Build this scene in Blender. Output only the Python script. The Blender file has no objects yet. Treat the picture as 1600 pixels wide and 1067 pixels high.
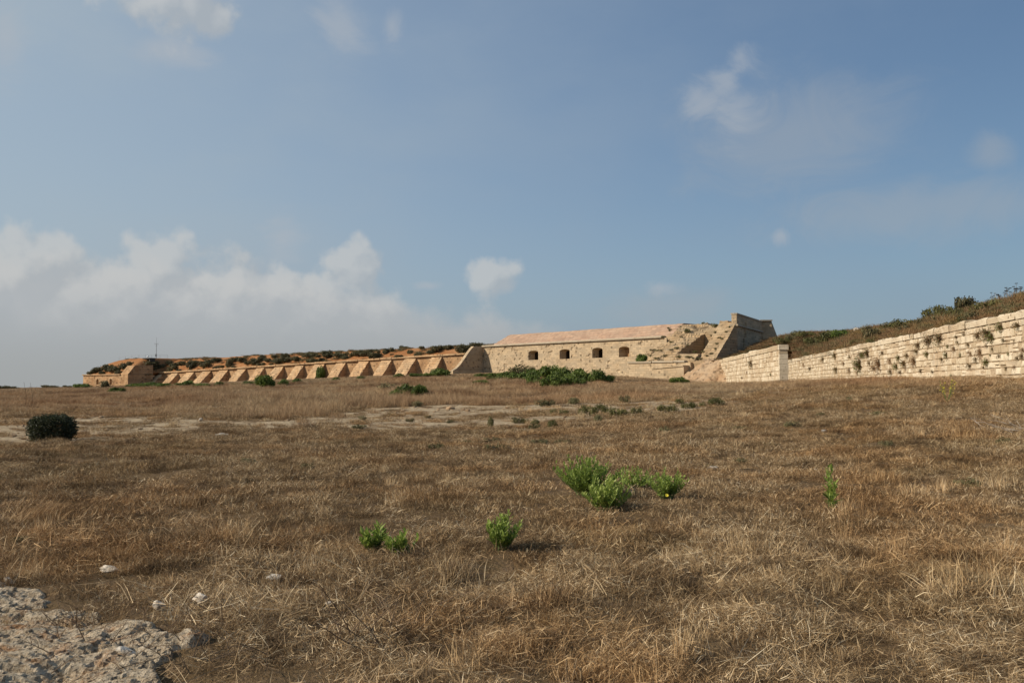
import bpy, bmesh, math, random
import numpy as np
from mathutils import Vector, Matrix

random.seed(7)
RNG = np.random.default_rng(7)
SC = bpy.context.scene
COL = SC.collection

# ------------------------------------------------------------------ camera
F = 1331.0                       # focal length in photo pixels (1600 wide)
HORIZON = 603.0
PITCH = math.atan((HORIZON - 533.5) / F)
EYE = 1.6
cam_d = bpy.data.cameras.new('camera')
cam_d.sensor_width = 36.0
cam_d.lens = 36.0 * F / 1600.0
cam_d.clip_start = 0.1
cam_d.clip_end = 30000
cam = bpy.data.objects.new('camera', cam_d)
COL.objects.link(cam)
cam.location = (0, 0, EYE)
cam.rotation_euler = (math.pi / 2 + PITCH, 0, 0)
SC.camera = cam
CP, SP = math.cos(PITCH), math.sin(PITCH)


def ray(px, py):
    """direction through a photo pixel, scaled so that its forward (y) part is 1"""
    u = (px - 800.0) / F
    v = (533.5 - py) / F
    y = CP - v * SP
    return u / y, (SP + v * CP) / y


def at(px, py, d):
    u, w = ray(px, py)
    return (u * d, d, EYE + w * d)


# ------------------------------------------------------------------ sun and sky
SUN_AZ, SUN_EL = math.radians(260), math.radians(31)
sun_d = bpy.data.lights.new('sun', 'SUN')
sun_d.energy = 5.0
sun_d.angle = math.radians(0.6)
sun_d.color = (1.0, 0.90, 0.76)
sun = bpy.data.objects.new('sun', sun_d)
COL.objects.link(sun)
sv = Vector((math.sin(SUN_AZ) * math.cos(SUN_EL), math.cos(SUN_AZ) * math.cos(SUN_EL), math.sin(SUN_EL)))
sun.rotation_euler = sv.to_track_quat('Z', 'Y').to_euler()
sun.location = sv * 300

world = bpy.data.worlds.new('World')
SC.world = world
world.use_nodes = True
WT = world.node_tree
for n in list(WT.nodes):
    WT.nodes.remove(n)


class NT:
    """small helper to write node graphs as expressions"""

    def __init__(self, tree):
        self.t = tree

    def node(self, kind, **kw):
        n = self.t.nodes.new(kind)
        for k, v in kw.items():
            setattr(n, k, v)
        return n

    def put(self, sock, v):
        if isinstance(v, bpy.types.NodeSocket):
            self.t.links.new(v, sock)
        else:
            sock.default_value = v

    def m(self, op, a, b=0.0, c=0.0, clamp=False):
        n = self.node('ShaderNodeMath', operation=op, use_clamp=clamp)
        self.put(n.inputs[0], a)
        self.put(n.inputs[1], b)
        self.put(n.inputs[2], c)
        return n.outputs[0]

    def step(self, x, lo, hi, a=0.0, b=1.0):
        n = self.node('ShaderNodeMapRange', interpolation_type='SMOOTHSTEP')
        self.put(n.inputs['Value'], x)
        self.put(n.inputs['From Min'], lo)
        self.put(n.inputs['From Max'], hi)
        self.put(n.inputs['To Min'], a)
        self.put(n.inputs['To Max'], b)
        return n.outputs[0]

    def noise(self, vec, scale, detail=5.0, rough=0.55, dist=0.0):
        n = self.node('ShaderNodeTexNoise')
        if vec is not None:
            self.put(n.inputs['Vector'], vec)
        n.inputs['Scale'].default_value = scale
        n.inputs['Detail'].default_value = detail
        n.inputs['Roughness'].default_value = rough
        n.inputs['Distortion'].default_value = dist
        return n.outputs['Fac']

    def mix(self, fac, a, b, blend='MIX'):
        n = self.node('ShaderNodeMix', data_type='RGBA', blend_type=blend)
        self.put(n.inputs[0], fac)
        for s, v in ((n.inputs[6], a), (n.inputs[7], b)):
            if isinstance(v, bpy.types.NodeSocket):
                self.t.links.new(v, s)
            else:
                s.default_value = (*v, 1.0) if len(v) == 3 else v
        return n.outputs[2]

    def ramp(self, fac, stops):
        n = self.node('ShaderNodeValToRGB')
        self.put(n.inputs[0], fac)
        el = n.color_ramp.elements
        while len(el) < len(stops):
            el.new(0.5)
        for e, (p, c) in zip(el, stops):
            e.position = p
            e.color = (*c, 1.0)
        return n.outputs[0]

    def vadd(self, v, off):
        n = self.node('ShaderNodeVectorMath', operation='ADD')
        self.put(n.inputs[0], v)
        n.inputs[1].default_value = off
        return n.outputs[0]

    def vmul(self, v, s):
        n = self.node('ShaderNodeVectorMath', operation='MULTIPLY')
        self.put(n.inputs[0], v)
        n.inputs[1].default_value = s
        return n.outputs[0]


W = NT(WT)
SKY_K = 0.10
sky = W.node('ShaderNodeTexSky', sky_type='NISHITA', sun_disc=False)
sky.sun_elevation = SUN_EL
sky.sun_rotation = SUN_AZ
sky.air_density = 1.0
sky.dust_density = 1.0
sky.ozone_density = 1.0
tc = W.node('ShaderNodeTexCoord')
D = tc.outputs['Generated']
sep = W.node('ShaderNodeSeparateXYZ')
W.put(sep.inputs[0], D)
DX, DY, DZ = sep.outputs
az = W.m('ARCTAN2', DX, DY)
elv = W.m('ARCSINE', DZ)


def lin(r, g, b):
    f = lambda c: c / 255 / 12.92 if c <= 10 else ((c / 255 + 0.055) / 1.055) ** 2.4
    return (f(r), f(g), f(b))


def skyc(r, g, b):
    return tuple(v / SKY_K for v in lin(r, g, b))


# thin veil of high haze: thicker towards the sun side (left) and the horizon
left = W.step(DX, 0.60, -0.62)
veil_n = W.noise(W.vmul(D, (1.0, 1.0, 2.2)), 2.6, 6, 0.55)
veil = W.m('MULTIPLY_ADD', left, 0.62, W.m('MULTIPLY', W.m('ADD', W.step(veil_n, 0.40, 0.70), 0.35), 0.20))
low = W.m('POWER', 2.718, W.m('MULTIPLY', W.m('MAXIMUM', elv, 0.0), -8.5))
veil = W.m('ADD', veil, W.m('MULTIPLY', low, 0.55), clamp=True)
cosg = W.node('ShaderNodeVectorMath', operation='DOT_PRODUCT')
W.put(cosg.inputs[0], D)
cosg.inputs[1].default_value = sv
dim = W.step(cosg.outputs['Value'], 0.25, -0.75, 1.06, 0.66)          # the sky is deepest away from the sun
dimc = W.node('ShaderNodeCombineColor')
for k_ in range(3):
    W.put(dimc.inputs[k_], W.m('MULTIPLY', dim, (0.925, 1.07, 1.16)[k_]))
col = W.mix(veil, W.mix(1.0, sky.outputs[0], dimc.outputs[0], 'MULTIPLY'), W.mix(left, skyc(130, 150, 174), skyc(166, 180, 190)))
hz = W.m('POWER', 2.718, W.m('MULTIPLY', W.m('MAXIMUM', elv, 0.0), -16.0))
hor = W.mix(left, skyc(140, 156, 171), skyc(158, 161, 161))
col = W.mix(W.m('MULTIPLY', hz, 0.95), col, hor)

# clouds: masks in azimuth / elevation, given billowing outlines by 3-D noise of the direction
def azel(px, py):
    u, w = ray(px, py)
    return math.atan2(u, 1.0), math.asin(w / math.sqrt(1 + u * u + w * w))


def union(items):
    r = None
    for b in items:
        r = b if r is None else W.m('MAXIMUM', r, b)
    return r


def billow(vec, scale):
    n = W.node('ShaderNodeTexVoronoi', feature='F1', normalize=True)
    W.put(n.inputs['Vector'], vec)
    n.inputs['Scale'].default_value = scale
    n.inputs['Detail'].default_value = 2.0
    n.inputs['Roughness'].default_value = 0.52
    return n.outputs['Distance']


PUFFS = [(762, 430, 50, 40), (560, 425, 66, 46), (262, 418, 66, 56), (135, 455, 90, 62), (400, 455, 150, 62), (20, 420, 110, 70), (225, 470, 170, 70), (520, 470, 150, 70),
         (300, 15, 60, 62), (250, 0, 90, 40)]


def cloud_field(A, E, V):
    def blob(px, py, rx, ry):
        a, e = azel(px, py)
        qx = W.m('DIVIDE', W.m('SUBTRACT', A, a), rx / F)
        qy = W.m('DIVIDE', W.m('SUBTRACT', E, e), ry / F)
        return W.m('SUBTRACT', 1.0, W.m('SQRT', W.m('ADD', W.m('MULTIPLY', qx, qx), W.m('MULTIPLY', qy, qy))))
    bl = W.m('MULTIPLY', W.m('SUBTRACT', 0.34, billow(V, 19.0)), 2.0)
    ns = W.m('MULTIPLY', W.m('SUBTRACT', W.noise(V, 12.0, 7, 0.58), 0.5), 2.4)
    rough = W.m('ADD', bl, ns)
    f1 = W.m('ADD', union([blob(*b) for b in PUFFS]), W.m('MULTIPLY', rough, 0.95))
    # bank of cumulus low over the horizon all the way round, higher towards the left
    top = W.m('MULTIPLY_ADD', W.step(DX, 0.10, -0.30), 0.074, 0.064)
    f2 = W.m('DIVIDE', W.m('SUBTRACT', W.m('MULTIPLY_ADD', rough, 0.040, top), E), 0.050)
    return f1, f2


f1, f2 = cloud_field(az, elv, D)
g1, g2 = cloud_field(W.m('ADD', az, -0.016), W.m('ADD', elv, 0.014), W.vadd(D, (-0.014, 0.0, 0.014)))
n_wisp = W.noise(W.vmul(D, (1.0, 1.0, 1.5)), 11.0, 9, 0.62, 0.9)
nw = W.m('MULTIPLY', W.m('SUBTRACT', n_wisp, 0.5), 3.4)


def soft(px, py, rx, ry):
    a, e = azel(px, py)
    qx = W.m('DIVIDE', W.m('SUBTRACT', az, a), rx / F)
    qy = W.m('DIVIDE', W.m('SUBTRACT', elv, e), ry / F)
    return W.m('SUBTRACT', 1.0, W.m('SQRT', W.m('ADD', W.m('MULTIPLY', qx, qx), W.m('MULTIPLY', qy, qy))))


d_puff = W.step(f1, 0.04, 0.50)
wisps = union([soft(1152, 90, 34, 34), soft(1136, 130, 40, 46), (soft(1098, 160, 44, 38)), soft(1150, 175, 60, 60), soft(535, 50, 60, 60),
               soft(1222, 368, 22, 18), soft(612, 42, 24, 36), soft(10, 60, 40, 80), soft(1033, 450, 40, 14), soft(668, 446, 30, 9), soft(260, 80, 80, 30), soft(440, 375, 46, 52)])
d_wisp = W.step(W.m('MULTIPLY_ADD', nw, 0.80, wisps), 0.0, 1.15)
broad = union([soft(1220, 215, 230, 120), soft(1400, 330, 260, 60), soft(1050, 480, 160, 40), soft(1550, 235, 40, 40), soft(1480, 320, 200, 50)])
d_broad = W.m('MULTIPLY', W.step(W.m('MULTIPLY_ADD', nw, 0.45, broad), 0.0, 1.0), 0.42)
d_bank = W.m('MULTIPLY', W.step(f2, -0.1, 0.75), W.step(DX, 0.45, -0.05, 0.30, 0.92))
lit1 = W.m('MULTIPLY_ADD', W.m('SUBTRACT', f1, g1), 1.7, 0.38, clamp=True)
lit2 = W.m('MULTIPLY_ADD', W.m('SUBTRACT', f2, g2), 0.9, 0.10, clamp=True)
upper = W.step(elv, 0.035, 0.125)
c_low = W.mix(W.step(elv, 0.0, 0.10), skyc(162, 165, 165), skyc(173, 178, 182))
c_puff = W.mix(W.m('MULTIPLY', lit1, upper), c_low, skyc(197, 198, 197))
c_bank = W.mix(W.m('MULTIPLY', lit2, upper), c_low, skyc(192, 193, 193))
col = W.mix(d_broad, col, skyc(160, 167, 174))
col = W.mix(d_bank, col, c_bank)
col = W.mix(W.m('MULTIPLY', d_wisp, 0.50), col, skyc(174, 180, 187))
col = W.mix(W.m('MULTIPLY', d_puff, 0.68), col, c_puff)
bg = W.node('ShaderNodeBackground')
W.put(bg.inputs[0], col)
bg.inputs[1].default_value = SKY_K
wo = W.node('ShaderNodeOutputWorld')
WT.links.new(bg.outputs[0], wo.inputs[0])

SC.view_settings.view_transform = 'Standard'
SC.view_settings.look = 'None'
SC.view_settings.exposure = 0.0
SC.view_settings.gamma = 1.0
SC.view_settings.use_curve_mapping = False
SC.render.engine = 'CYCLES'
SC.cycles.max_bounces = 5
SC.cycles.transparent_max_bounces = 4

# ------------------------------------------------------------------ numeric helpers


def _hash(ix, iy, seed):
    h = (ix.astype(np.int64) * 374761393 + iy.astype(np.int64) * 668265263 + seed * 974711) & 0x7fffffff
    h = ((h ^ (h >> 13)) * 1274126177) & 0x7fffffff
    return ((h ^ (h >> 16)) & 0xffff) / 65535.0


def vnoise(x, y, seed=0):
    x = np.asarray(x, float)
    y = np.asarray(y, float)
    ix, iy = np.floor(x), np.floor(y)
    fx, fy = x - ix, y - iy
    fx, fy = fx * fx * (3 - 2 * fx), fy * fy * (3 - 2 * fy)
    a, b = _hash(ix, iy, seed), _hash(ix + 1, iy, seed)
    c, d = _hash(ix, iy + 1, seed), _hash(ix + 1, iy + 1, seed)
    return (a * (1 - fx) + b * fx) * (1 - fy) + (c * (1 - fx) + d * fx) * fy


def fbm(x, y, oct=4, seed=0, gain=0.5):
    s, a, t = 0.0, 1.0, 0.0
    for i in range(oct):
        s = s + a * vnoise(np.asarray(x) * 2 ** i + 17.3 * i, np.asarray(y) * 2 ** i - 9.1 * i, seed + i)
        t += a
        a *= gain
    return s / t - 0.5


def smooth(x, a, b):
    t = np.clip((np.asarray(x, float) - a) / (b - a), 0, 1)
    return t * t * (3 - 2 * t)


# ------------------------------------------------------------------ terrain heights (thin plate spline over surveyed points)
CTRL = np.array([
    (0, 0, 0), (-6, 5, 0), (6, 5, 0), (0, 12, 0), (-10, 15, 0), (10, 15, .22), (-20, 35, -.05), (0, 35, .1), (15, 30, .75),
    (22, 32, 1.25), (26.5, 45, 2.0), (33.5, 84, 2.0), (25.5, 83, 1.85), (31.5, 120, 1.85), (44, 140, 2.2), (0, 60, .5),
    (-30, 60, 0), (-60, 100, .2), (0, 100, 1.5), (15, 100, 1.55), (12, 60, .95), (-6.4, 188, 4.3), (19.5, 132, 2.65), (-17, 203, 4.1), (-60, 236, 2.6),
    (-110, 268, 1.55), (-139, 276, 1.35), (-165, 262, .8), (-120, 180, .5), (-210, 260, .4), (0, 150, 3.2), (40, 30, 2.2), (55, 80, 2.5),
    (0, -40, -.2), (-50, -30, -.2), (50, -30, .8), (-90, 60, -.2), (30, 142, 2.6), (60, 160, 3), (-60, 300, 3), (60, 260, 4), (-140, 330, 1.2)], float)


def _tps_u(r2):
    return np.where(r2 > 0, 0.5 * r2 * np.log(np.maximum(r2, 1e-12)), 0.0)


def _tps_fit(c):
    n = len(c)
    r2 = ((c[:, None, :2] - c[None, :, :2]) ** 2).sum(-1)
    K = _tps_u(r2) + np.eye(n) * 20.0
    P = np.c_[np.ones(n), c[:, :2]]
    A = np.zeros((n + 3, n + 3))
    A[:n, :n], A[:n, n:], A[n:, :n] = K, P, P.T
    return np.linalg.solve(A, np.r_[c[:, 2], 0, 0, 0])


TPS_W = _tps_fit(CTRL)


def H0(x, y):
    x = np.asarray(x, float)
    y = np.asarray(y, float)
    s = TPS_W[-3] + TPS_W[-2] * x + TPS_W[-1] * y
    for (cx, cy, _), w in zip(CTRL, TPS_W):
        s = s + w * _tps_u((x - cx) ** 2 + (y - cy) ** 2)
    r = np.hypot(x - 0, y - 110)
    return s * (1 - smooth(r, 190, 300)) + smooth(r, 190, 260) * 0.2 - smooth(r, 262, 420) * 42


def H(x, y):
    x = np.asarray(x, float)
    y = np.asarray(y, float)
    r = np.hypot(x, y)
    micro = fbm(x * .55, y * .55, 4, 3) * .16 + fbm(x * .12, y * .12, 3, 9) * .22 * smooth(r, 3, 15)
    micro = micro * (0.35 + 0.65 * smooth(r, 2, 7)) + fbm(x * 1.7, y * 1.7, 3, 15) * .15 * smooth(r, 2.5, 5) * (1 - smooth(r, 25, 60))
    return H0(x, y) + micro


def h1(x, y):
    return float(H(np.array([x]), np.array([y]))[0])


def hit(px, py, hf, d0, d1, n=900):
    """world point where the line of sight through a photo pixel meets a height field (or passes it most closely)"""
    u, w = ray(px, py)
    d = np.linspace(d0, d1, n)
    g = EYE + w * d - hf(u * d, d)
    k = np.nonzero(g <= 0)[0]
    i = int(k[0]) if len(k) else int(np.argmin(g))
    x, y = u * d[i], d[i]
    return x, y, float(hf(np.array([x]), np.array([y]))[0])


def ground(px, py, d0=2.5, d1=260):
    return hit(px, py, H, d0, d1, 4000)


# ------------------------------------------------------------------ object helpers
def tag(o, label=None, cat=None, group=None, kind=None):
    if label:
        o['label'] = label
    if cat:
        o['category'] = cat
    if group:
        o['group'] = group
    if kind:
        o['kind'] = kind
    return o


def empty(name, loc=(0, 0, 0), rz=0.0):
    o = bpy.data.objects.new(name, None)
    COL.objects.link(o)
    o.location = loc
    o.rotation_euler = (0, 0, rz)
    o.empty_display_size = 0.3
    return o


def mesh_np(name, V, faces, mat=None, smooth_=False, tint=None, mats=None):
    me = bpy.data.meshes.new(name)
    me.from_pydata([tuple(v) for v in np.asarray(V, float)], [], faces)
    if tint is not None:
        a = me.attributes.new('tint', 'FLOAT', 'FACE')
        a.data.foreach_set('value', np.asarray(tint, np.float32))
    if mat:
        me.materials.append(mat)
    if smooth_:
        me.polygons.foreach_set('use_smooth', np.ones(len(me.polygons), bool))
    me.update()
    return me


def obj(name, me, parent=None, loc=None):
    o = bpy.data.objects.new(name, me)
    COL.objects.link(o)
    if parent is not None:
        o.parent = parent
    if loc is not None:
        o.location = loc
    return o


def copy_tree(o, parent=None):
    c = o.copy()
    COL.objects.link(c)
    c.parent = parent
    for ch in list(o.children):
        copy_tree(ch, c)
    return c


class MB:
    def __init__(self):
        self.v, self.f, self.t = [], [], []

    def add(self, V, Fc, tint=0.0):
        b = len(self.v)
        self.v += [tuple(p) for p in V]
        self.f += [tuple(i + b for i in q) for q in Fc]
        self.t += [tint] * len(Fc)

    def box(self, x0, x1, y0, y1, z0, z1, tint=0.0):
        V = [(x0, y0, z0), (x1, y0, z0), (x1, y1, z0), (x0, y1, z0), (x0, y0, z1), (x1, y0, z1), (x1, y1, z1), (x0, y1, z1)]
        self.add(V, [(0, 3, 2, 1), (4, 5, 6, 7), (0, 1, 5, 4), (1, 2, 6, 5), (2, 3, 7, 6), (3, 0, 4, 7)], tint)

    def prism(self, prof, x0, x1, tint=0.0):
        """profile in (y, z), given anticlockwise seen from +x, swept along x"""
        n = len(prof)
        V = [(x0, y, z) for y, z in prof] + [(x1, y, z) for y, z in prof]
        Fc = [tuple(range(n))[::-1], tuple(range(n, 2 * n))]
        Fc += [(i, (i + 1) % n, n + (i + 1) % n, n + i) for i in range(n)]
        self.add(V, Fc, tint)

    def tube(self, pts, r0, r1, n=5, tint=0.0):
        pts = [Vector(p) for p in pts]
        V, Fc = [], []
        for i, p in enumerate(pts):
            t = (pts[min(i + 1, len(pts) - 1)] - pts[max(i - 1, 0)]).normalized()
            a = t.orthogonal().normalized()
            b = t.cross(a)
            r = r0 + (r1 - r0) * i / (len(pts) - 1)
            for k in range(n):
                q = 2 * math.pi * k / n
                V.append(p + a * (r * math.cos(q)) + b * (r * math.sin(q)))
        for i in range(len(pts) - 1):
            for k in range(n):
                Fc.append((i * n + k, i * n + (k + 1) % n, (i + 1) * n + (k + 1) % n, (i + 1) * n + k))
        Fc.append(tuple(range(n))[::-1])
        Fc.append(tuple(range((len(pts) - 1) * n, len(pts) * n)))
        self.add(V, Fc, tint)

    def mesh(self, name, mat, smooth_=False):
        return mesh_np(name, self.v, self.f, mat, smooth_, self.t)

    def build(self, name, mat, parent=None, smooth_=False):
        return obj(name, self.mesh(name, mat, smooth_), parent)


def grid_faces(nu, nv, keep=None):
    out = []
    for j in range(nv - 1):
        for i in range(nu - 1):
            if keep is None or keep[j, i]:
                a = j * nu + i
                out.append((a, a + 1, a + nu + 1, a + nu))
    return out


# ------------------------------------------------------------------ materials
def new_mat(name):
    m = bpy.data.materials.new(name)
    m.use_nodes = True
    t = m.node_tree
    for n in list(t.nodes):
        t.nodes.remove(n)
    return m, NT(t)


def finish(N, color, rough=0.9, bump=None, bstr=0.5, bdist=0.05, spec=0.2, trans=None, tfac=0.35):
    p = N.node('ShaderNodeBsdfPrincipled')
    N.put(p.inputs['Base Color'], color if isinstance(color, bpy.types.NodeSocket) else (*color, 1))
    N.put(p.inputs['Roughness'], rough)
    p.inputs['Specular IOR Level'].default_value = spec
    if bump is not None:
        b = N.node('ShaderNodeBump')
        b.inputs['Strength'].default_value = bstr
        b.inputs['Distance'].default_value = bdist
        N.put(b.inputs['Height'], bump)
        N.t.links.new(b.outputs[0], p.inputs['Normal'])
    out = N.node('ShaderNodeOutputMaterial')
    sh = p.outputs[0]
    if trans is not None:
        tr = N.node('ShaderNodeBsdfTranslucent')
        N.put(tr.inputs[0], trans)
        mx = N.node('ShaderNodeMixShader')
        mx.inputs[0].default_value = tfac
        N.t.links.new(sh, mx.inputs[1])
        N.t.links.new(tr.outputs[0], mx.inputs[2])
        sh = mx.outputs[0]
    N.t.links.new(sh, out.inputs[0])


def coord(N, kind='Object'):
    if kind == 'World':
        return N.node('ShaderNodeNewGeometry').outputs['Position']
    return N.node('ShaderNodeTexCoord').outputs[kind]


def attr(N, name):
    n = N.node('ShaderNodeAttribute')
    n.attribute_name = name
    return n.outputs['Fac']


def orand(N):
    return N.node('ShaderNodeObjectInfo').outputs['Random']


def stone_mat(name, base, dark, warm, brick=None, mortar=(.30, .22, .14), pock=0.5, bump=0.6, flat='XZ', squash=0.55):
    """weathered limestone masonry: coursed blocks, stains, pocks"""
    m, N = new_mat(name)
    base, dark, warm = (tuple(v * .90 for v in c) for c in (base, dark, warm))
    P = coord(N)
    n1 = N.noise(P, 0.35, 5, 0.6)
    n2 = N.noise(P, 2.2, 6, 0.65)
    n3 = N.noise(P, 9.0, 5, 0.7)
    c = N.mix(N.step(n1, 0.38, 0.66), base, warm)
    c = N.mix(N.m('MULTIPLY', N.step(n2, 0.50, 0.72), 0.6), c, dark)
    h = N.m('MULTIPLY_ADD', n3, 0.5, N.m('MULTIPLY', n2, 0.6))
    if brick:
        sx = N.node('ShaderNodeSeparateXYZ')
        N.put(sx.inputs[0], P)
        cb = N.node('ShaderNodeCombineXYZ')
        wob = N.m('MULTIPLY', N.m('SUBTRACT', N.noise(P, 1.1, 3), 0.5), 0.16)
        N.put(cb.inputs[0], N.m('ADD', sx.outputs[0], wob))
        N.put(cb.inputs[1], N.m('ADD', sx.outputs[2 if flat == 'XZ' else 1], wob))
        b = N.node('ShaderNodeTexBrick')
        N.put(b.inputs['Vector'], cb.outputs[0])
        b.inputs['Scale'].default_value = 1.0
        b.inputs['Brick Width'].default_value = brick[0]
        b.inputs['Row Height'].default_value = brick[1]
        b.inputs['Mortar Size'].default_value = brick[2]
        b.inputs['Mortar Smooth'].default_value = 0.4
        b.inputs['Color1'].default_value = (0.72, 0.72, 0.72, 1)
        b.inputs['Color2'].default_value = (1.12, 1.08, 1.02, 1)
        b.inputs['Mortar'].default_value = (0.9, 0.9, 0.9, 1)
        c = N.mix(0.75, c, b.outputs['Color'], 'MULTIPLY')
        mfac = N.m('MULTIPLY', b.outputs['Fac'], N.step(N.noise(P, 0.9, 4), 0.40, 0.60, 0.25, 1.0))
        c = N.mix(mfac, c, mortar)
        h = N.m('SUBTRACT', h, N.m('MULTIPLY', mfac, 0.8))
    v = N.node('ShaderNodeTexVoronoi')
    N.put(v.inputs['Vector'], N.vadd(P, (3.1, 7.7, 1.3)))
    v.inputs['Scale'].default_value = 0.9
    hole = N.m('MULTIPLY', N.step(N.m('ADD', v.outputs['Distance'], N.m('MULTIPLY', N.m('SUBTRACT', n3, 0.5), 0.5)), 0.26, 0.12), pock)
    c = N.mix(hole, c, tuple(v_ * 0.45 for v_ in dark))
    h = N.m('SUBTRACT', h, N.m('MULTIPLY', hole, 1.2))
    finish(N, c, 0.92, h, bump, 0.12, 0.1)
    return m


M = {}
M['cream'] = None
m, N = new_mat('cream_limestone_block')
P = coord(N, 'World')
rnd = N.m('FRACT', N.m('ADD', orand(N), attr(N, 'tint')))
n1, n2, n3 = N.noise(P, 0.6, 4, 0.6), N.noise(P, 5.0, 6, 0.65), N.noise(P, 26.0, 4, 0.7)
c = N.ramp(rnd, [(0.0, (.44, .34, .22)), (0.25, (.57, .465, .32)), (0.7, (.67, .57, .42)), (0.9, (.58, .475, .335)), (1.0, (.46, .35, .225))])
c = N.mix(N.m('MULTIPLY', N.step(n2, 0.50, 0.72), 0.55), c, (.38, .28, .18))
c = N.mix(N.m('MULTIPLY', N.step(n1, 0.46, 0.66), 0.6), c, (.43, .31, .19))
c = N.mix(N.m('MULTIPLY', N.step(N.noise(N.vmul(P, (1.0, 1.0, 0.3)), 1.3, 5, 0.65), 0.54, 0.68), 0.6), c, (.33, .265, .19))
vv = N.node('ShaderNodeTexVoronoi')
N.put(vv.inputs['Vector'], P)
vv.inputs['Scale'].default_value = 2.3
pk = N.step(N.m('ADD', vv.outputs['Distance'], N.m('MULTIPLY', N.m('SUBTRACT', n2, 0.5), 0.7)), 0.22, 0.10)
c = N.mix(N.m('MULTIPLY', pk, 0.8), c, (.17, .115, .07))
finish(N, c, 0.92, N.m('MULTIPLY_ADD', n3, 0.4, n2), 0.7, 0.05, 0.1)
M['cream'] = m
m, N = new_mat('wall_core_mortar')
P = coord(N, 'World')
n2 = N.noise(P, 7.0, 5, 0.7)
finish(N, N.ramp(n2, [(0.3, (.30, .21, .13)), (0.7, (.52, .41, .28))]), 0.95, n2, 0.8, 0.06, 0.05)
M['core'] = m
M['pale'] = stone_mat('pale_tan_masonry', (.57, .445, .295), (.36, .265, .165), (.51, .385, .245), (0.95, 0.42, 0.020), (.30, .20, .12), 0.75)
M['orange'] = stone_mat('orange_weathered_masonry', (.58, .375, .205), (.30, .175, .095), (.42, .245, .125), (1.0, 0.5, 0.035), (.26, .155, .085), 0.8, flat='XZ')
M['slopeorange'] = stone_mat('buttress_slab_stone', (.62, .425, .245), (.33, .205, .115), (.56, .345, .18), (1.2, 0.6, 0.05), (.27, .165, .09), 0.8, flat='XZ')
M['roof'] = stone_mat('pinkish_roof_slabs', (.52, .365, .255), (.36, .23, .15), (.48, .315, .215), (1.1, 0.5, 0.06), (.36, .22, .15), 0.25)
M['coping'] = stone_mat('grey_cordon_stone', (.50, .42, .31), (.33, .27, .19), (.44, .35, .24), None, pock=0.2)
M['eroded'] = stone_mat('eroded_limestone_slope', (.46, .345, .215), (.28, .205, .125), (.42, .29, .165), (2.2, 0.45, 0.05), (.22, .155, .09), 0.6, flat='XZ')
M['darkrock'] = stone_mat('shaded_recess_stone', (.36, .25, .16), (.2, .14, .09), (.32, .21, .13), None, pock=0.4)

M['chamber'] = None
m, N = new_mat('painted_shade_chamber')  # near-black colour stands in for the shade inside the gun ports
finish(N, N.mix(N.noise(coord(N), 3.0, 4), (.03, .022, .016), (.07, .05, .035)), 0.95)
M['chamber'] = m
M['rubble'] = stone_mat('pale_orange_rubble', (.47, .335, .21), (.31, .205, .12), (.43, .275, .155), None, pock=0.6, bump=.9)

m, N = new_mat('orange_earth')
P = coord(N, 'World')
n1, n2, n3 = N.noise(P, 0.25, 4, 0.6), N.noise(P, 1.6, 5, 0.65), N.noise(P, 8.0, 4, 0.7)
c = N.ramp(n1, [(0.32, (.28, .118, .045)), (0.5, (.33, .148, .06)), (0.7, (.38, .20, .095))])
c = N.mix(N.m('MULTIPLY', N.step(n2, 0.52, 0.68), 0.7), c, (.20, .135, .07))
finish(N, c, 0.95, N.m('ADD', n2, N.m('MULTIPLY', n3, 0.5)), 0.8, 0.2, 0.05)
M['earth'] = m

m, N = new_mat('dry_bank_earth')
P = coord(N, 'World')
n1, n2 = N.noise(P, 0.5, 4, 0.6), N.noise(P, 4.0, 5, 0.65)
c = N.ramp(n1, [(0.3, (.13, .07, .035)), (0.6, (.19, .105, .055)), (0.75, (.14, .11, .05))])
c = N.mix(N.m('MULTIPLY', N.step(n2, 0.52, 0.68), 0.6), c, (.08, .055, .03))
finish(N, c, 0.95, n2, 0.8, 0.15, 0.05)
M['bank'] = m

# soil / thatch / bare limestone mixed by a mask stored on the mesh
m, N = new_mat('dry_field_soil')
P = coord(N, 'World')
n1, n2, n3, n4 = N.noise(P, 0.09, 4, 0.6), N.noise(P, 0.8, 5, 0.6), N.noise(P, 7.0, 6, 0.7), N.noise(P, 34.0, 4, 0.7)
c = N.ramp(n2, [(0.3, (.075, .046, .021)), (0.5, (.145, .094, .045)), (0.7, (.21, .142, .072))])
c = N.mix(N.step(n3, 0.42, 0.66), c, (.20, .135, .078))
c = N.mix(N.m('MULTIPLY', N.step(n1, 0.45, 0.65), 0.35), c, (.17, .095, .05))
c = N.mix(N.m('MULTIPLY', N.step(n4, 0.55, 0.72), 0.6), c, (.05, .03, .018))
rock = N.mix(N.step(n3, 0.38, 0.66), (.30, .215, .125), (.56, .44, .285))
rock = N.mix(N.m('MULTIPLY', N.step(n4, 0.50, 0.70), 0.55), rock, (.16, .11, .07))
n5 = N.noise(N.vmul(P, (0.8, 1.6, 1.0)), 1.7, 7, 0.72)
rock = N.mix(N.m('MULTIPLY', N.step(n5, 0.49, 0.60), 0.85), rock, (.13, .085, .048))
rock = N.mix(N.m('MULTIPLY', N.step(N.noise(P, 0.35, 3), 0.45, 0.65), 0.4), rock, (.60, .48, .32))
mk = attr(N, 'rock')
mk2 = N.step(N.m('ADD', mk, N.m('MULTIPLY', N.m('SUBTRACT', N.noise(P, 1.4, 6, 0.7), 0.5), 1.3)), 0.34, 0.52)
c = N.mix(mk2, c, rock)
finish(N, c, 0.95, N.m('MULTIPLY_ADD', n3, 0.8, n4), 0.9, 0.06, 0.08)
M['soil'] = m

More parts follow.
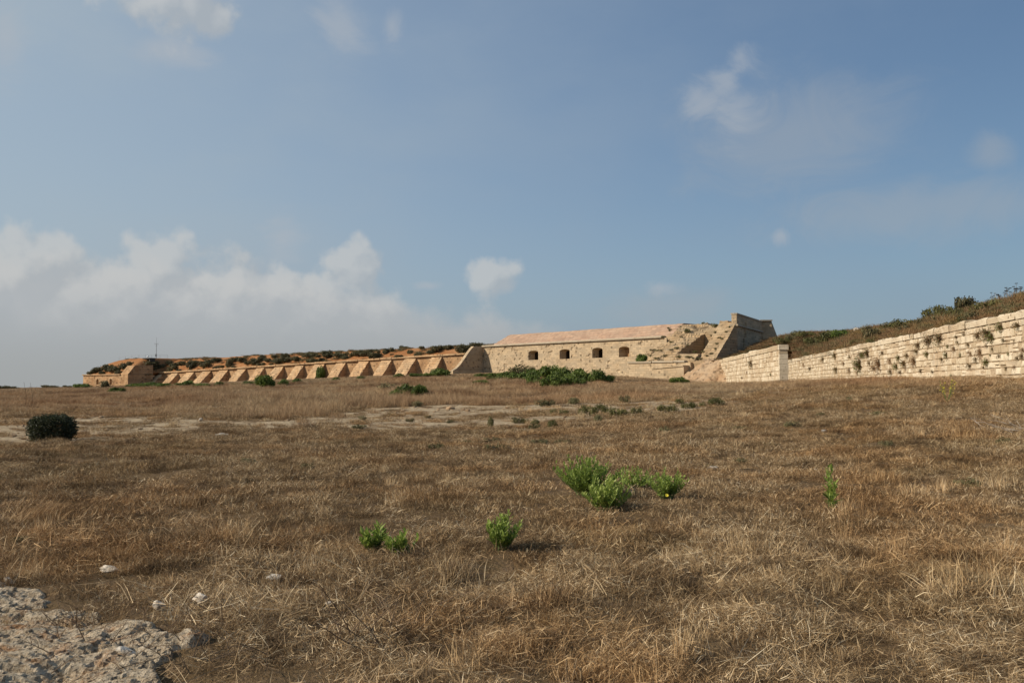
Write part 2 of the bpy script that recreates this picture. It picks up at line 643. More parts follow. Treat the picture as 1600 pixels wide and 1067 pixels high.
m, N = new_mat('sea_water')
finish(N, (.05, .09, .13), 0.25, N.noise(coord(N, 'World'), 0.2, 4), 0.3, 0.3, 0.5)
M['sea'] = m

m, N = new_mat('pitted_grey_limestone')
P = coord(N, 'World')
n1, n2, n3 = N.noise(P, 2.2, 6, 0.7), N.noise(P, 11.0, 6, 0.75), N.noise(P, 55.0, 5, 0.7)
c = N.ramp(n2, [(0.30, (.13, .092, .055)), (0.40, (.34, .26, .17)), (0.53, (.52, .42, .29)), (0.75, (.68, .57, .42))])
v = N.node('ShaderNodeTexVoronoi')
N.put(v.inputs['Vector'], P)
v.inputs['Scale'].default_value = 5.0
c = N.mix(N.m('MULTIPLY', N.m('MULTIPLY', N.step(N.m('ADD', v.outputs['Distance'], N.m('MULTIPLY', n3, -0.9)), 0.10, -0.25), N.step(n1, .40, .6)), 0.75), c, (.33, .14, .045))
c = N.mix(N.m('MULTIPLY', N.step(n1, 0.50, 0.66), 0.55), c, (.30, .18, .085))
c = N.mix(N.m('MULTIPLY', N.step(n3, 0.52, 0.62), 0.8), c, (.07, .055, .045))
c = N.mix(N.m('MULTIPLY', N.step(n3, 0.44, 0.36), 0.7), c, (.62, .53, .41))
finish(N, c, 0.92, N.m('MULTIPLY_ADD', n3, 0.6, n2), 1.0, 0.03, 0.1)
M['rock'] = m

m, N = new_mat('pale_loose_stone')
P = coord(N, 'Object')
n2, n3 = N.noise(P, 9.0, 5, 0.65), N.noise(P, 40.0, 4, 0.7)
c = N.mix(N.step(n2, 0.42, 0.68), (.62, .55, .45), (.36, .29, .21))
finish(N, c, 0.9, N.m('MULTIPLY_ADD', n3, 0.5, n2), 0.6, 0.02, 0.15)
M['stone'] = m


def blade_mat(name, stops, patch=None, tfac=0.14, spec=0.3):
    m, N = new_mat(name)
    P = coord(N, 'World')
    t = N.m('ADD', attr(N, 'tint'), N.m('MULTIPLY', N.m('SUBTRACT', orand(N), 0.5), 0.22), clamp=True)
    c = N.ramp(t, stops)
    if patch:
        for (scale, lo, hi, amt, pc) in patch:
            c = N.mix(N.m('MULTIPLY', N.step(N.noise(P, scale, 4, 0.6), lo, hi), amt), c, pc, 'MULTIPLY')
    finish(N, c, 0.75, None, spec=spec, trans=c, tfac=tfac)
    return m


M['straw'] = blade_mat('dry_straw', [(0.0, (.055, .030, .012)), (0.28, (.225, .140, .063)), (0.58, (.46, .312, .158)), (0.85, (.72, .53, .30)), (1.0, (.94, .77, .51))],
                       [(0.30, 0.46, 0.62, 0.8, (.97, .82, .66)), (0.8, 0.50, 0.66, 0.8, (.52, .46, .38)), (0.16, 0.50, 0.62, 0.5, (.74, .73, .64)), (0.05, 0.50, 0.62, 0.4, (.90, .80, .72)), (2.5, 0.53, 0.66, 0.85, (.30, .26, .22))])
M['meadow'] = blade_mat('tall_dry_meadow', [(0.0, (.16, .102, .052)), (0.4, (.36, .248, .134)), (0.8, (.53, .385, .22)), (1.0, (.68, .53, .33))],
                        [(0.05, 0.45, 0.62, 0.7, (1.10, 1.0, .90)), (0.09, 0.48, 0.60, 0.8, (.58, .49, .44)), (0.03, 0.42, 0.55, 0.5, (.9, .75, .66))])
M['russet'] = blade_mat('russet_bank_grass', [(0.0, (.09, .048, .022)), (0.4, (.22, .122, .055)), (0.8, (.33, .205, .098)), (1.0, (.47, .34, .19))],
                        [(0.25, 0.48, 0.62, 0.6, (1.0, 1.15, .75))])
M['weed'] = blade_mat('dry_olive_weed', [(0.0, (.06, .058, .022)), (0.5, (.145, .13, .055)), (1.0, (.27, .22, .11))], None)


def leaf_mat(name, stops, tfac=0.3):
    m, N = new_mat(name)
    t = N.m('ADD', attr(N, 'tint'), N.m('MULTIPLY', N.m('SUBTRACT', orand(N), 0.5), 0.25), clamp=True)
    c = N.ramp(t, stops)
    finish(N, c, 0.55, None, spec=0.3, trans=c, tfac=tfac)
    return m


M['dark'] = leaf_mat('dark_olive_leaf', [(0.0, (.045, .042, .017)), (0.5, (.115, .102, .042)), (0.85, (.19, .155, .068)), (1.0, (.26, .195, .095))])
M['heath'] = leaf_mat('blackish_green_needle', [(0.0, (.018, .022, .010)), (0.5, (.042, .050, .022)), (0.9, (.08, .085, .038)), (1.0, (.14, .10, .06))])
M['green'] = leaf_mat('fresh_green_leaf', [(0.0, (.040, .062, .011)), (0.5, (.115, .160, .028)), (0.9, (.20, .245, .05)), (1.0, (.27, .31, .085))], 0.35)
M['olive'] = leaf_mat('yellow_olive_leaf', [(0.0, (.05, .055, .016)), (0.5, (.12, .115, .034)), (0.9, (.19, .17, .055)), (1.0, (.24, .20, .08))])
M['grassgreen'] = leaf_mat('plant_leaf_green', [(0.0, (.090, .135, .026)), (0.5, (.25, .33, .062)), (0.9, (.40, .46, .115)), (1.0, (.52, .56, .21))], 0.4)
m, N = new_mat('brown_stem')
finish(N, N.ramp(N.noise(coord(N), 8.0, 3), [(0.3, (.11, .07, .04)), (0.7, (.24, .165, .10))]), 0.85)
M['stem'] = m
m, N = new_mat('bleached_twig')
finish(N, N.ramp(N.noise(coord(N), 9.0, 3), [(0.3, (.34, .28, .22)), (0.7, (.58, .51, .42))]), 0.8)
M['twig'] = m
m, N = new_mat('straw_stalk')
finish(N, N.ramp(N.noise(coord(N), 9.0, 3), [(0.3, (.26, .17, .09)), (0.7, (.42, .30, .17))]), 0.8)
M['stalk'] = m
m, N = new_mat('green_stem')
finish(N, (.12, .17, .05), 0.7)
M['gstem'] = m
m, N = new_mat('yellow_flower')
finish(N, N.ramp(attr(N, 'tint'), [(0, (.45, .38, .04)), (1, (.75, .62, .06))]), 0.6)
M['yellow'] = m
m, N = new_mat('dark_seed_head')
finish(N, (.045, .035, .03), 0.85)
M['seed'] = m
m, N = new_mat('galvanised_steel')
finish(N, N.mix(N.noise(coord(N), 6.0, 3), (.20, .20, .20), (.34, .34, .34)), 0.5)
M['steel'] = m
m, N = new_mat('white_painted_metal')
finish(N, N.mix(N.noise(coord(N), 6.0, 3), (.72, .72, .70), (.82, .82, .80)), 0.5)
M['white'] = m
m, N = new_mat('dark_concrete_and_doorway_shade')
finish(N, N.mix(N.noise(coord(N), 2.0, 4), (.05, .045, .04), (.10, .085, .07)), 0.9)
M['slab'] = m

# ------------------------------------------------------------------ ground sheet
ROCK_POLY = [(-60, 655), (60, 650), (240, 650), (400, 660), (470, 655), (560, 640), (700, 632), (850, 632), (1000, 628), (1110, 624), (1150, 629),
             (1090, 640), (1000, 648), (900, 656), (820, 666), (700, 668), (560, 667), (430, 668), (330, 666), (230, 684), (120, 690), (-60, 690)]
rp = np.array([ground(px, py, 12, 140)[:2] for px, py in ROCK_POLY])


def poly_sd(x, y, poly):
    """signed distance (positive inside) to a polygon"""
    x = np.asarray(x, float)
    y = np.asarray(y, float)
    ins = np.zeros(x.shape, bool)
    dm = np.full(x.shape, 1e9)
    n = len(poly)
    for i in range(n):
        ax, ay = poly[i]
        bx, by = poly[(i + 1) % n]
        t = np.clip(((x - ax) * (bx - ax) + (y - ay) * (by - ay)) / ((bx - ax) ** 2 + (by - ay) ** 2 + 1e-9), 0, 1)
        dm = np.minimum(dm, np.hypot(x - ax - t * (bx - ax), y - ay - t * (by - ay)))
        c = ((ay > y) != (by > y))
        with np.errstate(divide='ignore', invalid='ignore'):
            xi = (bx - ax) * (y - ay) / (by - ay if by != ay else 1e-9) + ax
        ins ^= c & (x < xi)
    return np.where(ins, dm, -dm)


LEDGE = np.array([ground(px, py, 1.5, 20)[:2] for px, py in
                  [(-420, 880), (0, 903), (60, 925), (150, 960), (265, 975), (330, 1000), (300, 1040), (330, 1120), (300, 1400), (-900, 1400)]])


def rockmask(x, y):
    sd = poly_sd(x, y, rp)
    return np.clip(smooth(sd, -1.8, 2.2), 0, 1)


def ledgemask(x, y):
    return poly_sd(x, y, LEDGE)


rads = np.concatenate([[0.0], np.geomspace(0.6, 620, 300)])
NA = 560
th = np.linspace(0, 2 * math.pi, NA, endpoint=False)
RR, TT = np.meshgrid(rads, th, indexing='ij')
X, Y = (RR * np.sin(TT)).ravel(), (RR * np.cos(TT)).ravel()
Z = H(X, Y)
rm = rockmask(X, Y) * 0.95
near_bare = smooth(fbm(X * .5, Y * .5, 3, 33), 0.13, 0.26) * 0.55 * (1 - smooth(np.hypot(X, Y), 8, 20)) * smooth(-X, -1, 1.5)
left_bare = smooth(ledgemask(X, Y), 0.0, 0.5)
rm = np.maximum(np.maximum(rm, near_bare), left_bare * .9)
fl = []
for j in range(len(rads) - 1):
    a = j * NA
    for i in range(NA):
        k = (i + 1) % NA
        fl.append((a + i, a + k, a + NA + k, a + NA + i))
gm = mesh_np('ground', np.c_[X, Y, Z], fl, M['soil'], True)
ra = gm.attributes.new('rock', 'FLOAT', 'POINT')
ra.data.foreach_set('value', rm.astype(np.float32))
g = obj('ground', gm)
tag(g, 'dry stubble field with bare limestone patches', kind='structure')

q = np.linspace(0, 2 * math.pi, 96, endpoint=False)
sv_ = [(0, 0, -30)] + [(10500 * math.cos(a), 10500 * math.sin(a), -30) for a in q]
so = obj('sea', mesh_np('sea', sv_, [(0, 1 + i, 1 + (i + 1) % 96) for i in range(96)], M['sea']))
tag(so, 'sea beyond the edge of the plateau', kind='structure')

# bare rock ledge in the corner: pitted limestone stepped above the soil
xs = np.arange(-5.2, -0.9, 0.014)
ys = np.arange(3.2, 7.6, 0.014)
GX, GY = np.meshgrid(xs, ys)
sd = ledgemask(GX, GY) + fbm(GX * 2.2, GY * 2.2, 4, 51) * 0.75
top = fbm(GX * 1.0, GY * 1.0, 2, 61) * .02 + fbm(GX * 7, GY * 16, 4, 62, .6) * .036 + fbm(GX * 30, GY * 42, 2, 63) * .022
top = top - smooth(vnoise(GX * 9, GY * 22, 64), .70, .88) * .018 - smooth(vnoise(GX * 24, GY * 44, 65), .66, .82) * .02
cr = np.abs(fbm(GX * .9 + 3, GY * 2.6, 4, 71))
top = top - smooth(cr, 0.020, 0.0) * 0.06 + 0.05 + np.floor(fbm(GX * .6, GY * 1.7, 3, 77) * 5) * .012
GZ = H(GX, GY) - 0.08 + smooth(sd, -0.02, 0.10) * 0.08 + np.where(sd > -0.05, top * smooth(sd, -0.05, .12), 0)
ny, nx = GX.shape
keep = (sd[:-1, :-1] > -0.12)
lm = mesh_np('rock_ledge', np.c_[GX.ravel(), GY.ravel(), GZ.ravel()], grid_faces(nx, ny, keep), M['rock'], False)
bmm = bmesh.new()
bmm.from_mesh(lm)
bmesh.ops.delete(bmm, geom=[v for v in bmm.verts if not v.link_faces], context='VERTS')
bmm.to_mesh(lm)
bmm.free()
lo = obj('rock_ledge', lm)
tag(lo, 'pitted grey limestone ledge with orange lichen', kind='structure')

# ------------------------------------------------------------------ masonry helpers
def hexa(mb, x0, x1, y0, y1, b0, b1, t0, t1, tint=0.0):
    """block along x whose bottom and top may slope (b0,t0 at x0; b1,t1 at x1)"""
    V = [(x0, y0, b0), (x1, y0, b1), (x1, y1, b1), (x0, y1, b0), (x0, y0, t0), (x1, y0, t1), (x1, y1, t1), (x0, y1, t0)]
    mb.add(V, [(0, 3, 2, 1), (4, 5, 6, 7), (0, 1, 5, 4), (1, 2, 6, 5), (2, 3, 7, 6), (3, 0, 4, 7)], tint)


def field_solid(mb, xs, ys, zf, base, tint=0.0, warp=None):
    """solid with a height-field top over a rectangle and sides down to base (number or function)"""
    xs, ys = np.asarray(xs, float), np.asarray(ys, float)
    GX, GY = np.meshgrid(xs, ys)
    if warp is not None:
        GX = warp(GX, GY)
    GZ = zf(GX, GY)
    nx, ny = len(xs), len(ys)
    V = [tuple(p) for p in np.c_[GX.ravel(), GY.ravel(), GZ.ravel()]]
    Fc = grid_faces(nx, ny)
    loop = [i for i in range(nx)] + [j * nx + nx - 1 for j in range(1, ny)] + [(ny - 1) * nx + i for i in range(nx - 2, -1, -1)] + [j * nx for j in range(ny - 2, 0, -1)]
    off = len(V)
    for i in loop:
        x, y, z = V[i]
        V.append((x, y, min(z - 0.02, base)))
    n = len(loop)
    Fc += [(loop[(k + 1) % n], loop[k], off + k, off + (k + 1) % n) for k in range(n)]
    mb.add(V, Fc, tint)


def frame(O, d):
    """local frame along a wall: returns heading and a local->world function"""
    a = math.atan2(d[1], d[0])
    c, s = math.cos(a), math.sin(a)
    return a, (lambda x, y: (O[0] + c * x - s * y, O[1] + s * x + c * y)), (lambda X, Y: (c * (X - O[0]) + s * (Y - O[1]), -s * (X - O[0]) + c * (Y - O[1])))


# ------------------------------------------------------------------ far left: rampart with raking buttresses
RA = (-110.4, 270.0)
R_ANG, R_W, R_L = frame(RA, (93.5, -64.0))
ZB = 1.5
lz = lambda s: 6.06 + (9.25 - 6.06) * s / 113.3          # ledge height
rz_ = lambda s: 5.35 + (8.62 - 5.35) * s / 113.3         # head of the buttresses


def gz(s, w):
    x, y = R_W(s, w)
    return h1(x, y)


ramp = empty('buttressed_rampart', (RA[0], RA[1], ZB), R_ANG)
tag(ramp, 'long orange stone rampart with a row of raking buttresses under the earth slope', 'rampart')
mb = MB()
seg = np.linspace(-1.7, 121.0, 32)
for a, b in zip(seg[:-1], seg[1:]):
    hexa(mb, a, b, 0.0, 0.9, -1.2, -1.2, lz(a) - ZB - 0.42, lz(b) - ZB - 0.42)
mb.build('wall', M['orange'], ramp)
mb = MB()
for a, b in zip(seg[:-1], seg[1:]):
    j0, j1 = RNG.normal(0, .05, 2)
    hexa(mb, a, b, -0.55 + j0, 1.3, lz(a) - ZB - 0.40, lz(b) - ZB - 0.40, lz(a) - ZB + j1, lz(b) - ZB + j1)
mb.build('cordon', M['slopeorange'], ramp)
for i in range(15):
    sr = i * 113.3 / 14
    wd = 3.5 + RNG.normal(0, .22)
    s0 = sr - wd
    top, foot = rz_(sr) - ZB, gz(sr - 2, -4.6) - ZB - 0.35
    p = 4.75 - .65 * i / 14 + RNG.normal(0, .15)
    mb = MB()
    nu, nv = 8, 11
    GX, GT = np.meshgrid(np.linspace(s0, sr, nu), np.linspace(0, 1, nv))
    zz = top + (foot - top) * GT + fbm(GX * .9 + i * 7, GT * 5, 3, 5) * 0.55 * np.sin(np.pi * np.clip(GT, .02, .98)) + (np.floor(GT * 8) / 8 - GT) * -.12
    yy = -0.25 - p * GT
    edge_ = np.zeros_like(GX)
    edge_[:, 0], edge_[:, -1] = RNG.normal(0, .13, nv), RNG.normal(0, .13, nv)
    GX = GX + edge_
    V = [tuple(q) for q in np.c_[GX.ravel(), yy.ravel(), zz.ravel()]]
    Fc = [f[::-1] for f in grid_faces(nu, nv)]
    n0 = len(V)
    V += [(s0, -0.02, top), (sr, -0.02, top), (s0, -0.02, foot - .6), (sr, -0.02, foot - .6), (s0, yy[-1, 0], foot - .6), (sr, yy[-1, 0], foot - .6)]
    le = [j * nu for j in range(nv)]
    re_ = [j * nu + nu - 1 for j in range(nv)]
    Fc += [tuple([n0] + le + [n0 + 4, n0 + 2]), tuple([n0 + 3, n0 + 5] + re_[::-1] + [n0 + 1])]
    Fc += [tuple([n0] + [n0 + 1] + list(range(nu))[::-1]), (n0 + 4, n0 + 5, re_[-1]) + tuple((nv - 1) * nu + k for k in range(nu - 2, -1, -1))]
    mb.add(V, Fc)
    mb.build('buttress', M['slopeorange'], ramp)

# earth rampart behind it
CREST = np.array([(-40, 6.2), (-34, 7.6), (-27, 9.3), (-18, 10.4), (-5, 10.5), (10, 10.3), (40, 10.7), (75, 11.0), (113, 11.5), (135, 11.6)], float)


def earth_local(s, w):
    led = np.where(s > -1.8, lz(s) - 0.12, 5.1)
    cr = np.interp(s, CREST[:, 0], CREST[:, 1])
    w0 = np.where(s > -1.8, 0.75, -10.2 + smooth(s, -6.0, -1.8) * 10.9)
    wd = np.where(s > -1.8, 6.8, 8.5)
    t = np.clip((w - w0) / wd, 0, 1.0)
    z = led + (cr - led) * (1 - (1 - t) ** 1.5)
    z = z + fbm(s * .35, w * .35, 4, 21) * 0.75 * smooth(t, 0.0, .25)
    back = smooth(w, 16, 34)
    return z * (1 - back) + 1.0 * back


def HE(x, y):
    s, w = R_L(np.asarray(x, float), np.asarray(y, float))
    z = earth_local(s, w)
    end = smooth(s, -42, -24)
    z = 1.2 + (z - 1.2) * end
    ok = (w > np.where(s > -1.8, 0.7, -10.3)) & (s < 136) & (s > -46) & (w < 36)
    return np.where(ok, z, -50.0)


ss = np.concatenate([np.linspace(-46, -2.4, 60), np.linspace(-1.75, 134, 180)])
wt = np.linspace(0, 1, 46)
GS, GT = np.meshgrid(ss, wt)
W0 = np.where(GS > -1.8, 0.72, -10.2)
GW = W0 + (36 - W0) * GT ** 1.6
GZ = earth_local(GS, GW)
GZ = 1.2 + (GZ - 1.2) * smooth(GS, -42, -24)
GZ = np.where(GS < -27.0, 0.8 + (GZ - 0.8) * smooth(GW - W0, -.1, 5.5), GZ)
V = np.c_[GS.ravel(), GW.ravel(), GZ.ravel() - ZB]
eo = obj('earth_rampart', mesh_np('earth_rampart', V, grid_faces(len(ss), len(wt)), M['earth'], True))
eo.location, eo.rotation_euler = (RA[0], RA[1], ZB), (0, 0, R_ANG)
tag(eo, 'bare orange earth slope of the rampart', kind='structure')

# gun house at the far left end
gh = empty('gun_house', (*R_W(-14, -10.9), ZB), R_ANG)
tag(gh, 'small low stone gun house with two arched openings, left of the buttresses', 'gun house')
GX0, GX1 = -13.2, 12.2            # local x range about its middle (s = -27.2 .. -1.8)


def front_with_openings(mb, x0, x1, z0, z1, step, holes, rough, seed, yoff=0.0):
    """front sheet of a wall on a fine grid, worn relief, cells inside the holes left out"""
    nx, nz = int((x1 - x0) / step) + 1, int((z1 - z0) / step) + 1
    xs, zs = np.linspace(x0, x1, nx), np.linspace(z0, z1, nz)
    GX, GZ = np.meshgrid(xs, zs)
    r = fbm(GX * .8, GZ * 1.2, 4, seed)
    pits = smooth(vnoise(GX * 1.25, GZ * 1.7, seed + 9) + r * .5, 0.80, 0.93) * smooth(GZ, z0, z0 + .4)
    GY = yoff + r * rough * .6 + pits * rough * 2.4
    edge = np.minimum.reduce([GX - x0, x1 - GX, z1 - GZ]) < step * .6
    GY = np.where(edge, yoff, GY)
    kp = np.ones((nz - 1, nx - 1), bool)
    cx, cz = (GX[:-1, :-1] + GX[1:, 1:]) / 2, (GZ[:-1, :-1] + GZ[1:, 1:]) / 2
    for (a, b, c, d) in holes:
        kp &= ~((cx > a) & (cx < b) & (cz > c) & (cz < d))
    mb.add(np.c_[GX.ravel(), GY.ravel(), GZ.ravel()], grid_faces(nx, nz, kp))


def arch_pts(xc, w, z0, zs, rise, n=9):
    """outline of an opening, from bottom right anticlockwise seen from the front: up the right, over the arch, down the left"""
    pts = [(xc + w / 2, z0), (xc + w / 2, zs)]
    for k in range(1, n):
        a = math.pi * k / n
        pts.append((xc + w / 2 * math.cos(a), zs + rise * math.sin(a)))
    pts += [(xc - w / 2, zs), (xc - w / 2, z0)]
    return pts


def embrasure(parent, name, xc, w, z0, zs, rise, border, proud, depth, wi, zi0, zsi, risei, mat, matin, blind=0.0, step=.3):
    """dressed surround, splayed reveal and the dark chamber behind"""
    out = arch_pts(xc, w, z0, zs, rise)
    n = len(out)
    B = border
    rect = []
    for (x, z) in out:
        rect.append((x, z))
    na = n - 4                      # arch points between the two springings
    for k in range(n):
        if k in (0, n - 1):
            rect[k] = (xc + (w / 2 + B) * (1 if k == 0 else -1), z0 - B * .6)
        elif k in (1, n - 2):
            rect[k] = (xc + (w / 2 + B) * (1 if k == 1 else -1), zs)
        else:
            f_ = (k - 2) / max(na - 1, 1)
            rect[k] = (xc + (w / 2 + B) * (1 - 2 * f_), zs + rise + B)
    inn = arch_pts(xc, wi, zi0, zsi, risei)
    V = [(x, -proud, z) for x, z in rect] + [(x, -proud, z) for x, z in out] + [(x, depth, z) for x, z in inn]
    V += [(x, 0.05, z) for x, z in rect]
    Fc = []
    for k in range(n):
        k2 = (k + 1) % n
        Fc.append((k, k2, n + k2, n + k))
        Fc.append((n + k, n + k2, 2 * n + k2, 2 * n + k))
        Fc.append((k2, k, 3 * n + k, 3 * n + k2))
    e = obj(name, mesh_np(name, V, Fc, mat), parent)
    mb = MB()
    k0 = len(inn)
    dd = depth + (0.02 if blind else 7.0)
    Vb = [(x, depth, z) for x, z in inn] + [(x, dd, z) for x, z in inn]
    Fb = [(k, (k + 1) % n, n + (k + 1) % n, n + k) for k in range(n)] + [tuple(range(n, 2 * n))]
    mb.add(Vb, Fb)
    mb.build('recess', matin, e)
    return e


holes = []
for k, px in enumerate((153.2, 173.8)):
    # column on the front plane of the gun house
    u = (px - 800) / F
    d_ = 262.0
    for _ in range(30):
        s_, w_ = R_L(u * d_, d_)
        d_ -= (w_ + 10.9) / 0.827 * .7
    s_, _w = R_L(u * d_, d_)
    holes.append(s_ + 14)
zb_ = 0.0
mb = MB()
hz0, hz1 = 1.0 - ZB, 5.0 - ZB
front_with_openings(mb, GX0, GX1, hz0, hz1, .3, [(x - 1.05, x + 1.05, hz0 + .5, 2.55) for x in holes], .06, 31)
hexa(mb, GX0, GX1, 0.12, 0.5, hz0, hz0, hz0 + .6, hz0 + .6)
mb.box(GX0, GX1, .3, 9.0, 2.9, hz1 - .02)
mb.box(GX0, GX0 + .4, .02, 8.0, hz0, hz1)
mb.build('wall', M['orange'], gh)
for x in holes:
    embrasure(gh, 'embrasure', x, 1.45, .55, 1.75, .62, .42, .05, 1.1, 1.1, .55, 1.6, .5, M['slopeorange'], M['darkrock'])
mb = MB()
mb.box(GX0 - .15, GX1 - 4.0, -.35, .9, hz1, hz1 + .32)
mb.build('cordon', M['slopeorange'], gh)
# wing wall with its raking top at the right end, dark flank towards the camera
prof = [(0.0, 0.8 - ZB), (8.4, 0.8 - ZB), (8.4, 8.2 - ZB), (2.2, 7.9 - ZB), (0.0, 5.3 - ZB)]
mb = MB()
mb.prism(prof, GX1 - 3.95, GX1 + 0.02)
mb.build('wing_wall', M['orange'], gh)

# ------------------------------------------------------------------ middle: casemate battery
BA = (-6.4, 190.0)
B_ANG, B_W, B_L = frame(BA, (0.675, -0.738))
BZ = 2.0
bat = empty('casemate_battery', (*BA, BZ), B_ANG)
tag(bat, 'pale stone battery building with four arched gun ports and a pinkish stone roof', 'battery')
emb = [(16.1, 3.05, 0), (25.2, 2.9, 0), (34.0, 2.75, 0), (40.7, 2.6, 1)]
mb = MB()
front_with_openings(mb, 0.0, 50.6, 0.0, 10.25 - BZ, .22, [(x - w / 2 - .15, x + w / 2 + .15, 4.92, 7.15) for x, w, b in emb], .075, 41)
mb.box(0.0, .3, .02, 9.0, 0.0, 10.24 - BZ)
mb.box(0.3, 50.0, 8.7, 9.0, 0.0, 10.24 - BZ)
mb.box(0.3, 50.0, .4, 8.7, 8.0, 10.24 - BZ)
mb.build('wall', M['pale'], bat)
for x, w, b in emb:
    z0, zs = 7.02 - BZ, 8.60 - BZ
    embrasure(bat, 'embrasure', x, w * .98, z0, zs, .40, .36, .012, 1.5, w * .72, z0 + .08, zs - .12, .28, M['pale'], M['orange'] if b else M['chamber'], blind=b)
mb = MB()
prof = [(-.38, 10.27 - BZ), (.9, 10.27 - BZ), (.9, 10.62 - BZ), (-.30, 10.62 - BZ), (-.42, 10.50 - BZ)]
mb.prism(prof, -0.15, 49.9)
mb.build('cordon', M['coping'], bat)
# roof: front slope built of uneven slabs, ridge, hip
RX0, RX1 = 2.4, 51.0
mb = MB()


def roofz(X_, Y_):
    t = np.clip((Y_ - .75) / 3.9, 0, 1)
    z = 10.63 - BZ + t * 2.4 + fbm(X_ * .7, Y_ * 2.5, 3, 81) * .16 + (np.floor(t * 6) / 6 - t) * -.18
    return np.minimum(z, 10.63 - BZ + np.clip((X_ - RX0 + .2) * 1.9, 0.05, 9))


field_solid(mb, np.linspace(RX0, RX1, 150), np.concatenate([np.linspace(.75, 4.7, 20), [6, 8, 9]]), roofz, 10.2 - BZ)
mb.build('roof', M['roof'], bat)
# retaining wing on the left corner: flat top then a hollow-curved raking edge
mb = MB()
prof = [(-8.6, 0.6), (-0.02, 0.6), (-0.02, 8.35), (-2.7, 8.35), (-3.6, 7.6), (-4.5, 6.6), (-5.6, 5.3), (-6.6, 4.2), (-7.6, 3.4), (-8.6, 2.9)]
mb.prism(prof, -0.95, -0.03)
mb.build('wing_wall', M['pale'], bat)

# ruined outer end of the battery: eroded raking slopes, recess between them, terrace below
ruin = empty('ruined_bastion', (*B_W(57.5, -3), BZ), B_ANG)
tag(ruin, 'ruined bastion with eroded slopes, dark triangular recess and high parapet', 'bastion')
RXO, RYO = 57.5, -3.0             # origin of this thing in the battery frame


def slopez(s, w, rough=1.0, step=.6):
    z = np.clip(12.75 - np.maximum(0.6 - w, 0) * 1.02, 5.7, 13)
    q = np.floor(z / step + fbm(s * .5, w * .3, 2, 7) * 1.3) * step
    z = z * (1 - .5 * rough) + (q + step * .5) * .5 * rough + fbm(s * .8, w * .8, 4, 17) * .75 * rough
    return z - BZ


mb = MB()


def za(S, Wd):
    s, w = S + RXO, Wd + RYO
    edge = smooth(s, 49.6, 52.4)
    return slopez(s, w) * edge + (1 - edge) * (slopez(s, w) - 1.6 * np.abs(fbm(s * 1.4, w * .9, 3, 90)) - .5)


def slope_a(s, w):
    z = np.where(w > -5.3, 7.25 + (w + 5.3) * .47, 7.25 + (w + 5.3) * 1.0)
    z = np.clip(z, 5.7, 12.7)
    rf = np.where(w > .5, 10.55 + np.clip((w - .75) / 3.9, 0, 1) * 2.4, z)
    k = smooth(s, 50.6, 55.5 + fbm(w * .6, w * 0, 2, 3) * 3)
    z = np.where(rf > z, rf * (1 - k) + z * k, z)
    qz = np.floor(z / .6 + fbm(s * .5, w * .3, 2, 7) * 1.5) * .6
    kr = .25 + .75 * smooth(s, 50.3, 53.5)
    return z * (1 - .5 * kr) + (qz + .3) * .5 * kr + fbm(s * .8, w * .8, 4, 17) * .8 * kr


def za(S, Wd):
    s, w = S + RXO, Wd + RYO
    edge = smooth(s, 49.6, 52.4)
    return slope_a(s, w) - BZ - (1 - edge) * (w < .5) * (1.6 * np.abs(fbm(s * 1.4, w * .9, 3, 90)) + .5)


field_solid(mb, np.linspace(49.8, 57.0, 50) - RXO, np.linspace(-7.2, 9.0, 90) - RYO, za, 1.0)
mb.build('eroded_buttress', M['eroded'], ruin)
mb = MB()
field_solid(mb, np.linspace(0, 1, 24), np.linspace(-6.9, .25, 50) - RYO, lambda S, Wd: slopez(S + RXO, Wd + RYO, .45, .5), 0.5, warp=lambda T, Wd: 61.6 + T * 3.4 - RXO)
mb.build('end_buttress', M['eroded'], ruin)
mb = MB()
field_solid(mb, np.linspace(57.03, 61.57, 24) - RXO, np.linspace(-7.05, 9.0, 110) - RYO,
            lambda S, Wd: np.where(Wd + RYO > 2.5, slope_a(S + RXO, Wd + RYO), np.minimum(slope_a(S + RXO, Wd + RYO), 7.0 + fbm(S, Wd, 3, 4) * .4)) - BZ, 0.5)
field_solid(mb, np.linspace(61.6, 63.2, 8) - RXO, np.linspace(.28, 6.0, 12) - RYO, lambda S, Wd: 12.6 - BZ + fbm(S, Wd, 3, 5) * .4, 8.0)
mb.build('recess', M['eroded'], ruin)
mb = MB()
field_solid(mb, np.linspace(49.6, 64.5, 40) - RXO, np.linspace(-8.6, -6.5, 8) - RYO, lambda S, Wd: 5.65 - BZ + fbm(S * .7, Wd * .7, 3, 14) * .35, 0.0)
mb.build('terrace', M['eroded'], ruin)
mb = MB()
hexa(mb, 49.4 - RXO, 62.3 - RXO, -9.15 - RYO, -8.6 - RYO, -0.4, -.4, 3.52, 3.42)
mb.build('terrace_wall', M['pale'], ruin)
mb = MB()
for a, b in ((49.3, 54.4), (54.6, 58.9), (59.0, 61.2)):
    hexa(mb, a - RXO, b - RXO, -9.35 - RYO, -8.4 - RYO, 3.54, 3.48, 3.84, 3.74)
mb.build('terrace_coping', M['coping'], ruin)
# low battered apron in front of the terrace
mb = MB()
hexa(mb, 55.6 - RXO, 62.0 - RXO, -10.6 - RYO, -9.2 - RYO, -.6, -.6, 2.35, 2.75)
hexa(mb, 55.4 - RXO, 62.0 - RXO, -10.75 - RYO, -9.2 - RYO, 2.37, 2.77, 2.52, 2.95)
mb.build('apron_wall', M['pale'], ruin)
# end wall running back from the corner, with cordon, parapet and a small doorway
EW = empty  # (local direction of the end wall in the battery frame)
ang2 = math.atan2(.939, -.334)
c2, s2 = math.cos(ang2), math.sin(ang2)


